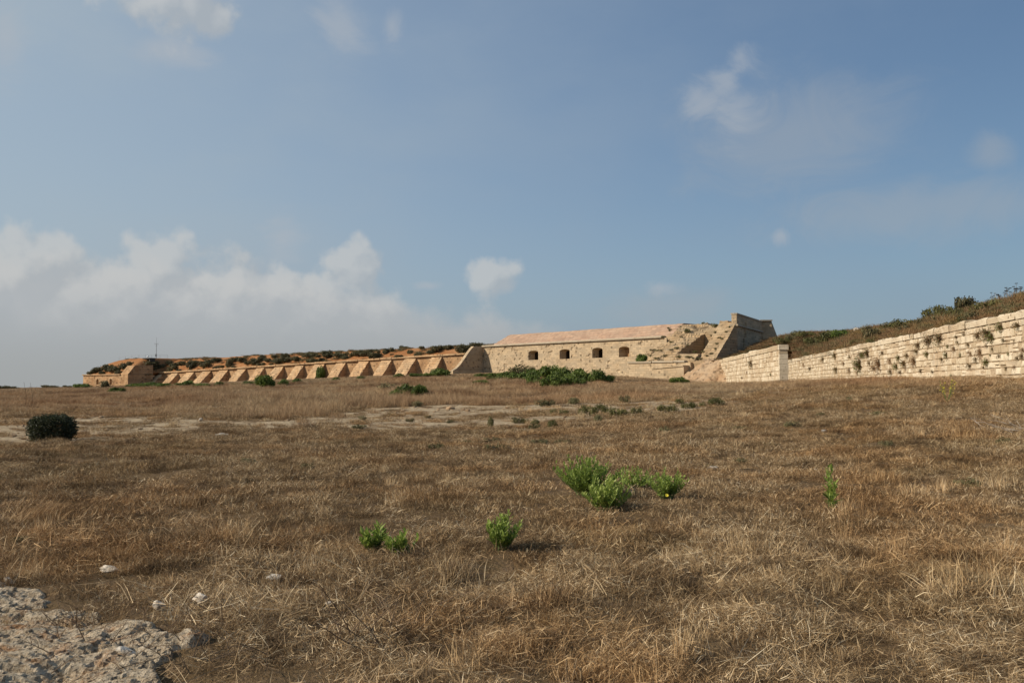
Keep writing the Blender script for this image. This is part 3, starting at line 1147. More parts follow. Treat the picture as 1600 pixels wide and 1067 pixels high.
def ew(t, o, z):
    """t along the end wall from the corner, o outward"""
    x, y = 65.0 + c2 * t + s2 * o, c2 * -o + s2 * t
    return (x - RXO, y - RYO, z - BZ)


def ew_box(mb, t0, t1, o0, o1, z0, z1, zt1=None):
    zt1 = z1 if zt1 is None else zt1
    V = [ew(t0, o0, z0), ew(t1, o0, z0), ew(t1, o1, z0), ew(t0, o1, z0), ew(t0, o0, z1), ew(t1, o0, zt1), ew(t1, o1, zt1), ew(t0, o1, z1)]
    mb.add(V, [(0, 3, 2, 1), (4, 5, 6, 7), (0, 1, 5, 4), (1, 2, 6, 5), (2, 3, 7, 6), (3, 0, 4, 7)])


mb = MB()
ew_box(mb, 0.0, 4.7, -1.0, .02, 2, 11.6)
ew_box(mb, 5.9, 21.5, -1.0, .02, 2, 11.6)
ew_box(mb, 4.7, 5.9, -1.0, .02, 2, 8.0)
ew_box(mb, 4.7, 5.9, -1.0, .02, 9.75, 11.6)
mb.build('end_wall', M['pale'], ruin)
mb = MB()
ew_box(mb, 4.7, 5.9, -1.0, -.45, 8.02, 9.73)
mb.build('doorway', M['slab'], ruin)  # dark inset: the shade of the door opening put in as colour
mb = MB()
ew_box(mb, -.25, 21.5, -1.1, .35, 11.62, 11.92)
mb.build('cordon', M['coping'], ruin)
mb = MB()
ew_box(mb, -.1, 19.8, -.75, .12, 11.94, 13.55)
mb.build('parapet', M['pale'], ruin)
mb = MB()
ew_box(mb, -.2, 19.9, -.85, .22, 13.57, 13.78)
mb.build('parapet_coping', M['coping'], ruin)
# rear buttress seen past the end of the parapet
rb = empty('rear_buttress', (48.6, 160.5, 3.0))
tag(rb, 'stepped pale buttress behind the right end of the parapet', 'buttress')
mb = MB()
pl = [(-1.9, -.6), (.1, -1.0), (3.6, 2.2), (2.0, 6.0), (-2.2, 5.0)]
zt = [10.75, 10.75, 4.2, 4.2, 10.7]
V = [(x, y, 0) for x, y in pl] + [(x, y, z) for (x, y), z in zip(pl, zt)]
mb.add(V, [(4, 3, 2, 1, 0), (5, 6, 9), (6, 7, 8, 9)] + [(k, (k + 1) % 5, 5 + (k + 1) % 5, 5 + k) for k in range(5)])
mb.build('shaft', M['pale'], rb)
mb = MB()
mb.box(-2.1, .25, -1.15, .2, 10.77, 11.0)
mb.build('cap_stone', M['coping'], rb)

# ------------------------------------------------------------------ right: long retaining wall of squared blocks
def xw(y):
    return 27.0 + 0.18 * (np.asarray(y, float) - 45.0)


def unit_block(seed):
    """block 1 x 1 face, depth towards -y; worn chamfered front, y outward"""
    r = np.random.default_rng(seed)
    ch = .05
    o = [(-.5, -.5), (.5, -.5), (.5, .5), (-.5, .5)]
    V = [(x, -.6, z) for x, z in o] + [(x, -.02 + r.normal(0, .01), z) for x, z in o]
    V += [(x * (1 - 2 * ch) + r.normal(0, .022), .045 + r.normal(0, .018), z * (1 - 2 * ch * 1.6) + r.normal(0, .022)) for x, z in o]
    V += [(r.normal(0, .1), .06 + r.normal(0, .02), r.normal(0, .1))]
    Fc = []
    for k in range(4):
        k2 = (k + 1) % 4
        Fc += [(k, k2, 4 + k2, 4 + k)[::-1], (4 + k, 4 + k2, 8 + k2, 8 + k)[::-1], (8 + k, 8 + k2, 12)[::-1]]
    return V, Fc


BLK = [unit_block(100 + k) for k in range(10)]
BLK_ME = [mesh_np('block', v, f, M['cream']) for v, f in BLK]
COP_ME = []


def coping_block(seed, y0=-.62, y1=.10):
    r = np.random.default_rng(seed)
    V = []
    for x in (-.5, 0, .5):
        for (y, z) in ((y0, -.5), (y1, -.5), (y1 + .02, .30), (y1 - .07, .5), (y0, .5)):
            V.append((x + (0 if x == 0 else r.normal(0, .012)), y + r.normal(0, .012), z + (r.normal(0, .07) if z > 0 else 0)))
    Fc = [(0, 1, 2, 3, 4)[::-1], (10, 11, 12, 13, 14)]
    for a in (0, 5):
        Fc += [(a + k, a + (k + 1) % 5, a + 5 + (k + 1) % 5, a + 5 + k) for k in range(5)]
    return V, Fc


COPS = [coping_block(200 + k) for k in range(6)]
COP_ME = [mesh_np('coping_stone', v, f, M['cream']) for v, f in COPS]


def masonry_wall(parent, L, z0, z1, course, lw, n_single, mean_len, cop_h, cop_len, far_first=False):
    core = MB()
    core.box(0.0, L, -.75, -.022, z0, z1)
    core.build('wall_core', M['core'], parent)
    rows, z = [], z1
    while z > z0 + .1:
        hh = course * (1 + RNG.normal(0, .13))
        rows.append((z - hh, z))
        z -= hh
    blocks = []
    for (a, b) in rows:
        x = RNG.uniform(-.6, 0)
        while x < L:
            ln = max(.35, mean_len * RNG.lognormal(0, .36))
            x1 = min(x + ln, L)
            if x1 - max(x, 0) > .12:
                if RNG.random() > .012:
                    k_ = RNG.random()
                    if k_ < .13 and x1 - x > .3:
                        m_ = a + (b - a) * RNG.uniform(.38, .62)
                        blocks += [(max(x, 0), x1, a, m_), (max(x, 0), x1, m_, b)]
                    else:
                        blocks.append((max(x, 0), x1, a, b - (RNG.uniform(.02, .09) if k_ > .82 else 0)))
            x = x1
    blocks.sort(key=lambda q: q[0])
    mass = MB()
    for i, (xa, xb, a, b) in enumerate(blocks):
        g = .009 + .013 * RNG.random()
        if RNG.random() < .12:
            g *= 2.2
        sx, sz = xb - xa - 2 * g, b - a - 2 * g
        cx, cz = (xa + xb) / 2, (a + b) / 2
        yo = RNG.normal(0, .012) - (.05 if RNG.random() < .07 else 0)
        k = RNG.integers(len(BLK))
        if i < n_single:
            o = obj('block', BLK_ME[k], parent, (cx, yo, cz))
            o.scale = (sx, .9, sz)
            o.rotation_euler = (0, RNG.normal(0, .012), RNG.normal(0, .012))
        else:
            V, Fc = BLK[k]
            mass.add([(cx + vx * sx, yo + vy * .9, cz + vz * sz) for vx, vy, vz in V], Fc, RNG.random())
    if mass.v:
        tag(mass.build('block_courses', M['cream'], parent), kind='stuff')
    x = 0.0
    while x < L - .3:
        ln = cop_len * (1 + RNG.normal(0, .3))
        ln = min(max(ln, .5), L - x)
        gap = .02 if RNG.random() > .22 else RNG.uniform(.08, .3)
        o = obj('coping_stone', COP_ME[RNG.integers(len(COP_ME))], parent, (x + ln / 2, RNG.normal(0, .015), z1 + cop_h / 2 + .003))
        o.scale = (ln - gap, 1, cop_h * (1 + RNG.normal(0, .09)))
        o.location.z += cop_h * (o.scale[2] / cop_h - 1) / 2
        x += ln


W2O = (float(xw(39.0)), 39.0)
W2_ANG, W2_W, W2_L = frame(W2O, (.18, 1.0))
WBZ = 1.2
wall2 = empty('retaining_wall', (*W2O, WBZ), W2_ANG)
tag(wall2, 'long wall of squared cream stone blocks with plants rooted in its joints', 'wall')
masonry_wall(wall2, 103.0, 0.0, 5.17 - WBZ, .43, None, 300, .74, .42, 1.75)

W1O = (26.0, 83.0)
W1_ANG, W1_W, W1_L = frame(W1O, (6.2, 50.0))
wall1 = empty('boundary_wall', (*W1O, WBZ), W1_ANG)
tag(wall1, 'shorter cream stone wall with a smooth coping standing in front of the retaining wall', 'wall')
masonry_wall(wall1, 50.2, 0.0, 5.1 - WBZ, .50, None, 0, .85, .5, 6.0)
mb = MB()
z = 0.0
while z < 5.05 - WBZ:
    hh = .5 * (1 + RNG.normal(0, .06))
    mb.box(-.55 + RNG.normal(0, .015), -.02, -.78 + RNG.normal(0, .02), .05 + RNG.normal(0, .012), z + .012, min(z + hh, 5.08 - WBZ) - .012, RNG.random())
    z += hh
mb.build('end_pier', M['cream'], wall1)
mb = MB()
mb.box(-.62, -.01, -.82, .10, 5.10 - WBZ, 5.60 - WBZ, .6)
mb.build('pier_cap', M['cream'], wall1)


# ------------------------------------------------------------------ overgrown earth bank behind the walls
def HB(x, y):
    x = np.asarray(x, float)
    y = np.asarray(y, float)
    off = (x - xw(y)) * .984
    crest = 8.7 + 1.5 * smooth(y, 85, 150) + fbm(x * .08, y * .05, 3, 25) * .9
    t = np.clip((off - .55) / 11.0, 0, 1)
    z1 = 5.45 + (crest - 5.45) * (1 - (1 - t) ** 1.35)
    z2 = 5.7 + 4.3 * smooth(x, 32, 48) + .0 * y
    k = smooth(y, 126, 138)
    z = z1 * (1 - k) + z2 * k + fbm(x * .4, y * .4, 4, 26) * .5 * smooth(off, .5, 3)
    lim = np.where(y < 133.2, .58, -60.0)
    ok = (off > lim) & (x > 31.2) | (off > .58) & (y < 133.2)
    ok &= (y < 176) & (y > 34) & (x < 85)
    return np.where(ok, z, -50.0)


by = np.concatenate([np.linspace(36, 132.9, 130), [133.28], np.linspace(133.4, 175, 50)])
bt = np.linspace(0, 1, 60)
GY, GT = np.meshgrid(by, bt, indexing='ij')
X0 = np.where(GY < 133.2, xw(GY) + .62, 31.5)
GX = X0 + (84 - X0) * GT ** 1.5
GZ = HB(GX, GY)
GZ = np.where(GZ < -10, 5.4, GZ)
GZ[:, -1] = 0
GZ[0, :] -= 4
jr = 130                                             # first row past the wall end: upright cut face down to the ground
GZ[jr] = np.where(GX[jr] < xw(133) + 1, 1.5, GZ[jr])
bank = obj('earth_bank', mesh_np('earth_bank', np.c_[GX.ravel(), GY.ravel(), GZ.ravel()], [f[::-1] for f in grid_faces(len(bt), len(by))], M['bank'], True))
tag(bank, 'overgrown earth bank behind the retaining wall', kind='structure')

# talus of orange earth against the end of the boundary wall


def HT(x, y):
    x = np.asarray(x, float)
    y = np.asarray(y, float)
    st = fbm(x * .9, y * .9, 3, 46)
    return H0(x, y) - .4 + np.floor(st * 9) * .11 + fbm(x * 2.2, y * 2.2, 3, 48) * .35 + 3.7 * smooth(x, 24.8, 32.6) * smooth(y, 118.5, 131.5) + fbm(x * .5, y * .5, 4, 44) * .9


tx, ty = np.linspace(22.5, 34.5, 100), np.linspace(117, 141, 160)
GX, GY = np.meshgrid(tx, ty)
keep = (GX[:-1, :-1] < 31.0 + (GY[:-1, :-1] - 119) * .125) | (GY[:-1, :-1] > 133.3)
to = obj('earth_talus', mesh_np('earth_talus', np.c_[GX.ravel(), GY.ravel(), HT(GX, GY).ravel()], grid_faces(len(tx), len(ty), keep), M['rubble'], True))
tag(to, 'slope of orange earth between terrace and boundary wall', kind='structure')

# ------------------------------------------------------------------ mast, railing, slab on the far left rampart
mx, my, mz = hit(244, 559, HE, 255, 300)
mast = empty('antenna_mast', (mx, my, mz - .2))
tag(mast, 'thin grey antenna mast on top of the far left rampart', 'mast')
mb = MB()
mb.tube([(0, 0, 0), (0, 0, 4.9)], .10, .07, 6)
mb.tube([(0, 0, 4.9), (0, 0, 6.9)], .04, .025, 5)
mb.build('pole', M['steel'], mast)
mb = MB()
mb.tube([(-.55, 0, 4.75), (.55, 0, 4.75)], .045, .045, 5)
mb.tube([(-.3, 0, 4.2), (.3, 0, 4.2)], .04, .04, 5)
for x in (-.5, .5):
    mb.tube([(x, 0, 4.5), (x, 0, 5.15)], .04, .03, 5)
mb.build('antenna_arm', M['steel'], mast)
mb = MB()
mb.box(-.22, .22, -.3, -.02, .7, 1.5)
mb.build('equipment_box', M['steel'], mast)

pts = [hit(px, py, HE, 262, 305) for px, py in ((186, 560), (196, 559), (206, 558.5), (217, 558.5), (227, 558.5), (237, 558.5), (250, 559), (262, 559))]
rail = empty('railing', (pts[0][0], pts[0][1], pts[0][2]))
tag(rail, 'faint thin metal railing along the top of the far left rampart', 'railing')
o3 = Vector(pts[0])
for p in pts:
    mb = MB()
    q_ = Vector(p) - o3
    mb.tube([q_, q_ + Vector((0, 0, 1.05))], .03, .03, 5)
    mb.build('post', M['steel'], rail)
for h_ in (.55, 1.03):
    mb = MB()
    mb.tube([Vector(p) - o3 + Vector((0, 0, h_)) for p in pts], .018, .018, 4)
    mb.build('rail', M['steel'], rail)
sx_, sy_, sz_ = hit(232, 562, HE, 255, 300)
slab = empty('lookout_platform', (sx_, sy_, sz_), R_ANG)
tag(slab, 'dark flat slab on the crest beneath the mast', 'platform')
mb = MB()
mb.box(-1.9, 1.9, -.9, 1.6, .25, .50)
mb.build('slab', M['slab'], slab)
for x in (-1.5, 1.5):
    mb = MB()
    mb.box(x - .2, x + .2, -.6, 1.2, -.6, .245)
    mb.build('support', M['slab'], slab)
lx, ly, lz_ = hit(230.5, 560, HE, 255, 300)
lamp = empty('dome_beacon', (lx + .1, ly, sz_ + .502))
tag(lamp, 'small white dome beacon standing on the dark slab', 'beacon')
mb = MB()
for k in range(5):
    a0, a1 = k * math.pi / 10, (k + 1) * math.pi / 10
    for j in range(10):
        b0, b1 = j * math.pi / 5, (j + 1) * math.pi / 5
        P_ = lambda a, b: (.36 * math.cos(a) * math.cos(b), .36 * math.cos(a) * math.sin(b), .45 + .4 * math.sin(a))
        mb.add([P_(a0, b0), P_(a0, b1), P_(a1, b1), P_(a1, b0)], [(0, 1, 2, 3)])
mb.build('dome', M['white'], lamp, True)
mb = MB()
mb.tube([(0, 0, 0), (0, 0, .45)], .14, .14, 8)
mb.build('base', M['white'], lamp)

# ------------------------------------------------------------------ vegetation builders
def ribbons(base, az_, el_, ln, wd, bend, tint, rng):
    """curved tapering blades: 5 vertices each"""
    n = len(ln)
    d0 = np.c_[np.cos(az_) * np.cos(el_), np.sin(az_) * np.cos(el_), np.sin(el_)]
    el2 = el_ + bend
    d1 = np.c_[np.cos(az_) * np.cos(el2), np.sin(az_) * np.cos(el2), np.sin(el2)]
    ra_ = rng.uniform(0, 2 * np.pi, n)
    side = np.c_[np.cos(ra_), np.sin(ra_), rng.normal(0, .35, n)]
    side -= d0 * (side * d0).sum(1)[:, None]
    side /= np.linalg.norm(side, axis=1)[:, None] + 1e-9
    mid = base + d0 * (ln * .55)[:, None]
    tip = mid + d1 * (ln * .45)[:, None]
    w = side * wd[:, None] * .5
    V = np.stack([base - w, base + w, mid - w * .8, mid + w * .8, tip], 1).reshape(-1, 3)
    i = np.arange(n) * 5
    Fq = np.stack([i, i + 1, i + 3, i + 2], 1).tolist()
    Ft = np.stack([i + 2, i + 3, i + 4], 1).tolist()
    return V, Fq + Ft, np.r_[tint, tint]


def leaves_np(cen, nrm, ln, wd, tint, rng, along=None):
    """folded lozenge leaves around centres"""
    n = len(cen)
    nrm = nrm / (np.linalg.norm(nrm, axis=1)[:, None] + 1e-9)
    t = rng.normal(0, 1, (n, 3)) if along is None else along
    t = t - nrm * (t * nrm).sum(1)[:, None]
    t /= np.linalg.norm(t, axis=1)[:, None] + 1e-9
    b = np.cross(nrm, t)
    L, Wd = ln[:, None] * .5, wd[:, None] * .5
    V = np.stack([cen - t * L, cen + b * Wd + nrm * Wd * .35, cen + t * L, cen - b * Wd + nrm * Wd * .35], 1).reshape(-1, 3)
    i = np.arange(n) * 4
    Fc = np.stack([i, i + 1, i + 2], 1).tolist() + np.stack([i, i + 2, i + 3], 1).tolist()
    return V, Fc, np.r_[tint, tint]


def crown_mesh(name, mat, n, leaf, rx, ry, h, lobes, seed, flat=0.0, fuzz=.12, hollow=.45, aspect=.5):
    """bush crown: many small leaves over uneven lobes filling a dome rx x ry x h standing on z = 0"""
    r = np.random.default_rng(seed)
    cs, rs = [], []
    for k in range(lobes):
        a, q = r.uniform(0, 2 * np.pi), math.sqrt(r.uniform(0, 1)) * .68
        zc = r.uniform(.25, .72 - .25 * q * (1 - flat))
        cs.append((q * math.cos(a), q * math.sin(a), zc))
        rs.append(r.uniform(.26, .46))
    cs, rs = np.array(cs), np.array(rs)
    k = r.integers(0, lobes, n)
    d = r.normal(0, 1, (n, 3))
    d /= np.linalg.norm(d, axis=1)[:, None]
    rad = rs[k] * np.cbrt(r.uniform(hollow ** 3, 1, n)) * (1 + r.normal(0, fuzz, n))
    p = cs[k] + d * rad[:, None] * np.array([1, 1, .85])
    p[:, 2] = np.abs(p[:, 2])
    top = .98 if flat else 1.15
    p[:, 2] = np.where(p[:, 2] > top, top - r.uniform(0, .2, n), p[:, 2])
    lobe_t = r.uniform(-.18, .18, lobes)
    tint = np.clip(.45 + lobe_t[k] + r.normal(0, .17, n), 0, 1)
    P_ = p * np.array([rx, ry, h])
    nr = d + r.normal(0, .55, (n, 3)) + np.array([0, 0, .25])
    ln = leaf * r.uniform(.7, 1.4, n)
    V, Fc, T = leaves_np(P_, nr, ln, ln * aspect, tint, r)
    return mesh_np(name, V, Fc, mat, False, T)


def stems_mesh(name, rx, ry, h, n, seed, mat, r0=.03):
    r = np.random.default_rng(seed)
    mb = MB()
    for k in range(n):
        a, q = r.uniform(0, 2 * np.pi), r.uniform(.3, .75)
        e = Vector((q * rx * math.cos(a), q * ry * math.sin(a), h * r.uniform(.5, .85)))
        m_ = Vector((e.x * .45, e.y * .45, e.z * .55)) + Vector(r.normal(0, .06, 3)) * rx
        mb.tube([(0, 0, -.15 * h), tuple(m_), tuple(e)], r0, r0 * .35, 5)
    return mb.mesh(name, mat)


class Bush:
    def __init__(self, name, mat, n, leaf, h=.8, lobes=9, seed=0, flat=0., variants=3, stem='stem', aspect=.5, hollow=.45, fuzz=.12):
        self.p = []
        for v in range(variants):
            c = crown_mesh('crown', M[mat], n, leaf, 1, 1, h, lobes, seed + v, flat, fuzz, hollow, aspect)
            s = stems_mesh('stems', 1, 1, h, 6, seed + v, M[stem])
            self.p.append((c, s))
        self.name, self.h = name, h

    def place(self, x, y, z, rx, height, label, cat, group, ry=None, rz=None):
        c, s = self.p[random.randrange(len(self.p))]
        o = empty(self.name, (x, y, z), random.uniform(0, 6.28) if rz is None else rz)
        o.scale = (rx, ry or rx, height / self.h)
        tag(o, label, cat, group)
        obj('crown', c, o)
        obj('stems', s, o)
        return o


B_DARK = Bush('dark_bush', 'dark', 1100, .16, .8, 14, 300, variants=4)
B_GREEN = Bush('green_shrub', 'green', 1500, .17, .8, 12, 320, variants=4)
B_OLIVE = Bush('olive_tussock', 'olive', 420, .22, .8, 8, 340, variants=3, aspect=.28)
B_GREY = Bush('grey_green_tussock', 'weed', 420, .22, .8, 8, 350, variants=3, aspect=.28)


def px_size(px, y):
    return px * y / F


# bushes over the orange earth rampart (photo pixel of the crown's middle, width, height)
RAMP_BUSH = []
for x, y, w, *h_ in [(170, 322, 40), (215, 302, 50), (265, 290, 70, 60), (240, 325, 40), (330, 300, 60), (385, 285, 60), (415, 265, 40), (335, 330, 25), (350, 318, 40), (195, 315, 40), (300, 312, 40),
                     (545, 268, 60), (570, 296, 50), (600, 315, 35), (530, 285, 50, 60), (552, 318, 40), (650, 262, 40), (690, 272, 50), (720, 310, 30), (740, 265, 45), (790, 275, 60, 60), (785, 315, 30),
                     (890, 275, 60), (862, 265, 40), (955, 245, 50), (950, 290, 40), (990, 285, 30), (1030, 265, 40, 65), (1070, 240, 50), (1060, 290, 35), (1120, 245, 50), (1185, 252, 70),
                     (1235, 235, 50), (1235, 270, 45), (1280, 245, 40), (1295, 270, 25), (1340, 250, 60), (1390, 242, 60), (1385, 222, 50), (1455, 238, 45), (1545, 250, 45), (1325, 224, 40), (1240, 222, 40), (1540, 208, 40),
                     (615, 285, 40), (665, 300, 35), (700, 292, 40), (820, 258, 40), (905, 258, 40), (1150, 262, 40), (1500, 222, 30)]:
    RAMP_BUSH.append((x / 4 + 100, y / 4 + 500, w / 4, (h_[0] if h_ else w * .7) / 4))
for x, y, w, *h_ in [(65, 270, 55), (10, 265, 25), (180, 288, 60), (245, 278, 45), (165, 245, 70), (215, 252, 40), (285, 238, 80), (375, 242, 90, 50), (420, 260, 50), (505, 228, 70), (555, 232, 70),
                     (620, 245, 80, 55), (695, 226, 40), (725, 208, 60), (790, 258, 55), (825, 194, 55), (865, 222, 50), (935, 240, 55), (965, 190, 50), (1015, 222, 55), (1070, 195, 80, 55), (1155, 188, 60),
                     (1250, 205, 90, 80), (1335, 172, 80), (655, 220, 30), (745, 240, 25), (300, 255, 30), (590, 215, 40), (460, 245, 40)]:
    RAMP_BUSH.append((x / 4.571 + 450, y / 4.571 + 500, w / 4.571, (h_[0] if h_ else w * .7) / 4.571))
for i, (px, py, w, h_) in enumerate(RAMP_BUSH):
    x, y, z = hit(px, py + h_ * .45, HE, 200, 312)
    k = 1.42 + .5 * random.random()
    B_DARK.place(x, y, z - .25, px_size(w, y) * .5 * k, px_size(h_, y) * random.uniform(.85, 1.15), 'dark rounded bush on the orange earth of the rampart', 'bush', 'dark bushes scattered over the orange earth rampart')


def green(px0, px1, pt, pb, label, kind=None, group=None, hf=H, d0=20, d1=262, cat='shrub', d=None, ryk=.8):
    """shrub filling a rectangle of the photograph, standing on the ground below it"""
    kind = kind or B_GREEN
    if d is None:
        x, y, z = hit((px0 + px1) / 2, pb, hf, d0, d1, 3000)
    else:
        u, w = ray((px0 + px1) / 2, pb)
        x, y = u * d, d
        z = float(hf(np.array([x]), np.array([y]))[0])
    hgt = (ray(0, pt)[1] - ray(0, pb)[1]) * y + max(0, EYE + ray(0, pb)[1] * y - z)
    return kind.place(x, y, z - .05, px_size(px1 - px0, y) * .60, max(hgt, .25 if y > 60 else .05) * (1.25 if y > 60 else 1.0), label, cat, group, ry=px_size(px1 - px0, y) * .60 * ryk)


# shrubs along the foot of the fort
SG = 'low shrubs along the foot of the rampart'
for a in [(207, 240, 599, 606), (240, 262, 599, 605), (258, 276, 600, 606), (284, 303, 595, 605), (334, 352, 597, 604), (436, 452, 593, 600), (640, 660, 583, 588),
          (614, 634, 584, 590), (356, 372, 599, 604), (300, 318, 600, 605), (660, 676, 583, 588), (222, 250, 598, 605), (246, 274, 599, 606), (272, 296, 598, 605), (304, 330, 599, 605), (372, 398, 596, 603), (432, 452, 594, 602), (454, 474, 592, 599), (196, 214, 600, 606), (516, 534, 590, 596), (556, 572, 588, 594)]:
    green(*a, 'low green shrub growing along the foot of the buttresses', group=SG, d=None)
green(400, 432, 588, 605, 'rounded green shrub in front of the buttresses, tallest along their foot')
sh = B_GREEN.place(*R_W(32.0 * 0 + (9 * 113.3 / 14) + 1.3, -2.6), gz(73.5, -2.6), 1.5, 4.3, 'green climbing shrub covering the flank of one buttress', 'shrub', None)
green(672, 704, 577, 588, 'low green shrub at the foot of the last buttress before the battery')
green(115, 150, 600, 606, 'low dark green shrub in front of the left corner of the gun house', kind=B_GREEN)
green(154, 172, 595, 606, 'dark bush standing before the arched openings of the gun house', kind=B_DARK)
green(167, 194, 606, 614, 'small green shrub in the dry grass below the gun house')
for a in [(0, 26, 603, 608), (-22, 6, 602, 608), (60, 92, 604, 609), (96, 112, 605, 609)]:
    green(*a, 'low dark green shrub on the far left skyline of the plateau', kind=B_DARK, group='shrubs on the left skyline', d=235)
# big mass before the battery: single shrubs
BG = 'green shrubs massed before the gun ports of the battery'
for a in [(737, 765, 584, 590), (755, 792, 583, 590), (838, 880, 573, 594), (865, 896, 577, 596), (846, 880, 588, 605), (872, 905, 588, 604), (899, 925, 581, 597),
          (918, 950, 580, 598), (940, 962, 586, 597), (800, 842, 580, 596), (775, 808, 582, 593), (738, 764, 594, 602), (882, 912, 582, 599), (822, 850, 586, 599), (786, 815, 586, 596), (812, 842, 578, 590), (856, 884, 583, 600), (884, 916, 590, 603), (930, 956, 588, 598), (896, 916, 577, 590), (760, 790, 588, 596), (826, 856, 592, 602)]:
    green(*a, 'bright green shrub in the mass before the gun ports', group=BG)
green(790, 833, 570, 588, 'brownish green rounded bush behind the green mass, below the first gun port', kind=B_GREY)
green(590, 626, 599, 613, 'dull grey green bush in the tall dry grass, left of a brighter one', kind=B_GREY)
for a in [(618, 648, 602, 619), (640, 671, 603, 620), (608, 632, 610, 623)]:
    green(*a, 'bright green shrub in the tall dry grass before the buttresses', group='pair of bright shrubs in the dry grass')
green(1046, 1077, 589, 600, 'green shrub at the foot of the apron wall below the terrace')


# plants on the ruined bastion
def ruin_pt(px, py):
    best = None
    u, w = ray(px, py)
    for d in np.linspace(128, 165, 400):
        s, wv = B_L(u * d, d)
        z = EYE + w * d
        if 49.8 < s < 65 and -7.2 < wv < 9:
            zs_ = float((slope_a if s < 61.6 else (lambda a_, b_: slopez(a_, b_, .5) + BZ))(np.array([s]), np.array([wv]))[0])
            if z <= zs_ and not (57.0 < s < 61.6 and -5.3 < wv < 2.5):
                return u * d, d, z
        if 49.6 < s < 64 and -8.6 < wv <= -7.2 and z <= 5.7:
            return u * d, d, 5.65
    return u * 148, 148, EYE + w * 148


x, y, z = ruin_pt(1001, 566)
B_GREEN.place(x, y, z - .1, 1.25, 1.65, 'dark green round shrub on the left end of the terrace', 'shrub', None)
for (px, py, w, lab) in [(1073, 521, 13, 'dark green cushion plant high on the eroded slope'), (1117, 512, 12, 'bushy olive plant near the top of the eroded slope')]:
    x, y, z = ruin_pt(px, py)
    B_OLIVE.place(x, y, z - .1, px_size(w, y) * .6, px_size(w * .75, y), lab, 'plant', None)
RG = 'tufts growing on the eroded bastion slope'
for (px, py, w) in [(1045, 513, 6), (1062, 511, 7), (1047, 517, 7), (1099, 506, 6), (1030, 548, 14), (1048, 547, 16), (1020, 548, 10), (1040, 556, 9), (1056, 545, 12), (1068, 537, 8), (1112, 525, 6),
                    (1118, 520, 5), (1124, 528, 6), (1120, 538, 6), (1128, 530, 5), (1112, 553, 7), (1078, 558, 14), (1062, 558, 12), (1095, 560, 14), (1026, 561, 10), (1105, 556, 8), (1085, 560, 10), (1036, 527, 7), (1050, 535, 8),
                    (1065, 527, 6), (1100, 551, 9), (1086, 551, 8), (1134, 519, 6), (1140, 512, 5), (1118, 546, 5), (1075, 541, 6), (1016, 556, 8)]:
    x, y, z = ruin_pt(px, py)
    (B_GREY if random.random() < .7 else B_OLIVE).place(x, y, z - .12, px_size(w, y) * .6, px_size(3.6 + random.random() * 2, y), 'small dry olive tuft on the eroded stone slope of the bastion', 'tuft', RG)

# tussocks on the bare limestone strip and in the field
TG = 'yellow olive tussocks along the bare limestone strip'
for (px, pb, w, h_) in [(768, 668, 10, 13), (861, 668, 16, 10), (865, 646, 10, 7), (921, 649, 26, 12), (945, 645, 14, 9), (966, 650, 30, 12), (997, 647, 18, 10), (1045, 642, 26, 9), (1084, 637, 12, 9),
                        (1071, 636, 14, 6), (1115, 633, 28, 9), (838, 664, 14, 8), (820, 660, 14, 6), (1060, 630, 18, 6), (880, 646, 12, 6), (938, 638, 16, 7), (1098, 634, 10, 6)]:
    green(px - w * .65, px + w * .65, pb - h_ * 1.7, pb + 1, 'yellowish olive tussock on the bare limestone strip', kind=B_OLIVE, group=TG, cat='tussock', d0=12, d1=140)
DG = 'dull dark tussocks along the bare limestone strip'
for (px, pb, w, h_) in [(834, 670, 20, 9), (937, 659, 24, 10), (809, 660, 22, 8), (975, 629, 20, 10), (900, 630, 30, 8), (850, 634, 36, 9), (650, 634, 24, 7), (702, 660, 14, 5), (640, 658, 16, 5), (567, 655, 14, 6), (610, 648, 12, 4), (668, 652, 12, 4)]:
    green(px - w / 2, px + w / 2, pb - h_ * 1.5, pb + 1, 'dull dark tussock beside the bare limestone strip', kind=B_GREY, group=DG, cat='tussock', d0=12, d1=140)
FG = 'small grey green weeds in the stubble'
for (px, pb, w, h_) in [(1375, 648, 26, 6), (1240, 666, 26, 8), (1160, 670, 30, 6), (1384, 696, 26, 9), (1206, 698, 20, 7), (1160, 722, 22, 10), (1111, 728, 16, 6), (1565, 694, 18, 12), (1520, 760, 40, 14), (776, 703, 34, 10), (842, 694, 36, 10),
                        (680, 700, 24, 8), (730, 692, 20, 7), (770, 690, 26, 7), (880, 692, 30, 8), (1040, 675, 16, 9), (390, 722, 30, 8), (480, 730, 24, 8), (600, 780, 14, 6), (660, 782, 20, 6), (560, 796, 18, 6), (515, 842, 12, 6), (30, 845, 34, 14),
                        (110, 885, 26, 14), (180, 862, 20, 8), (260, 905, 16, 8), (420, 915, 18, 8), (700, 752, 14, 5), (1352, 800, 14, 6), (1280, 648, 14, 5), (560, 668, 20, 6), (1325, 625, 16, 5)]:
    green(px - w * .6, px + w * .6, pb - h_ * 1.5, pb + 1, 'small grey green weed in the dry stubble', kind=B_GREY, group=FG, cat='weed', d0=4, d1=120)

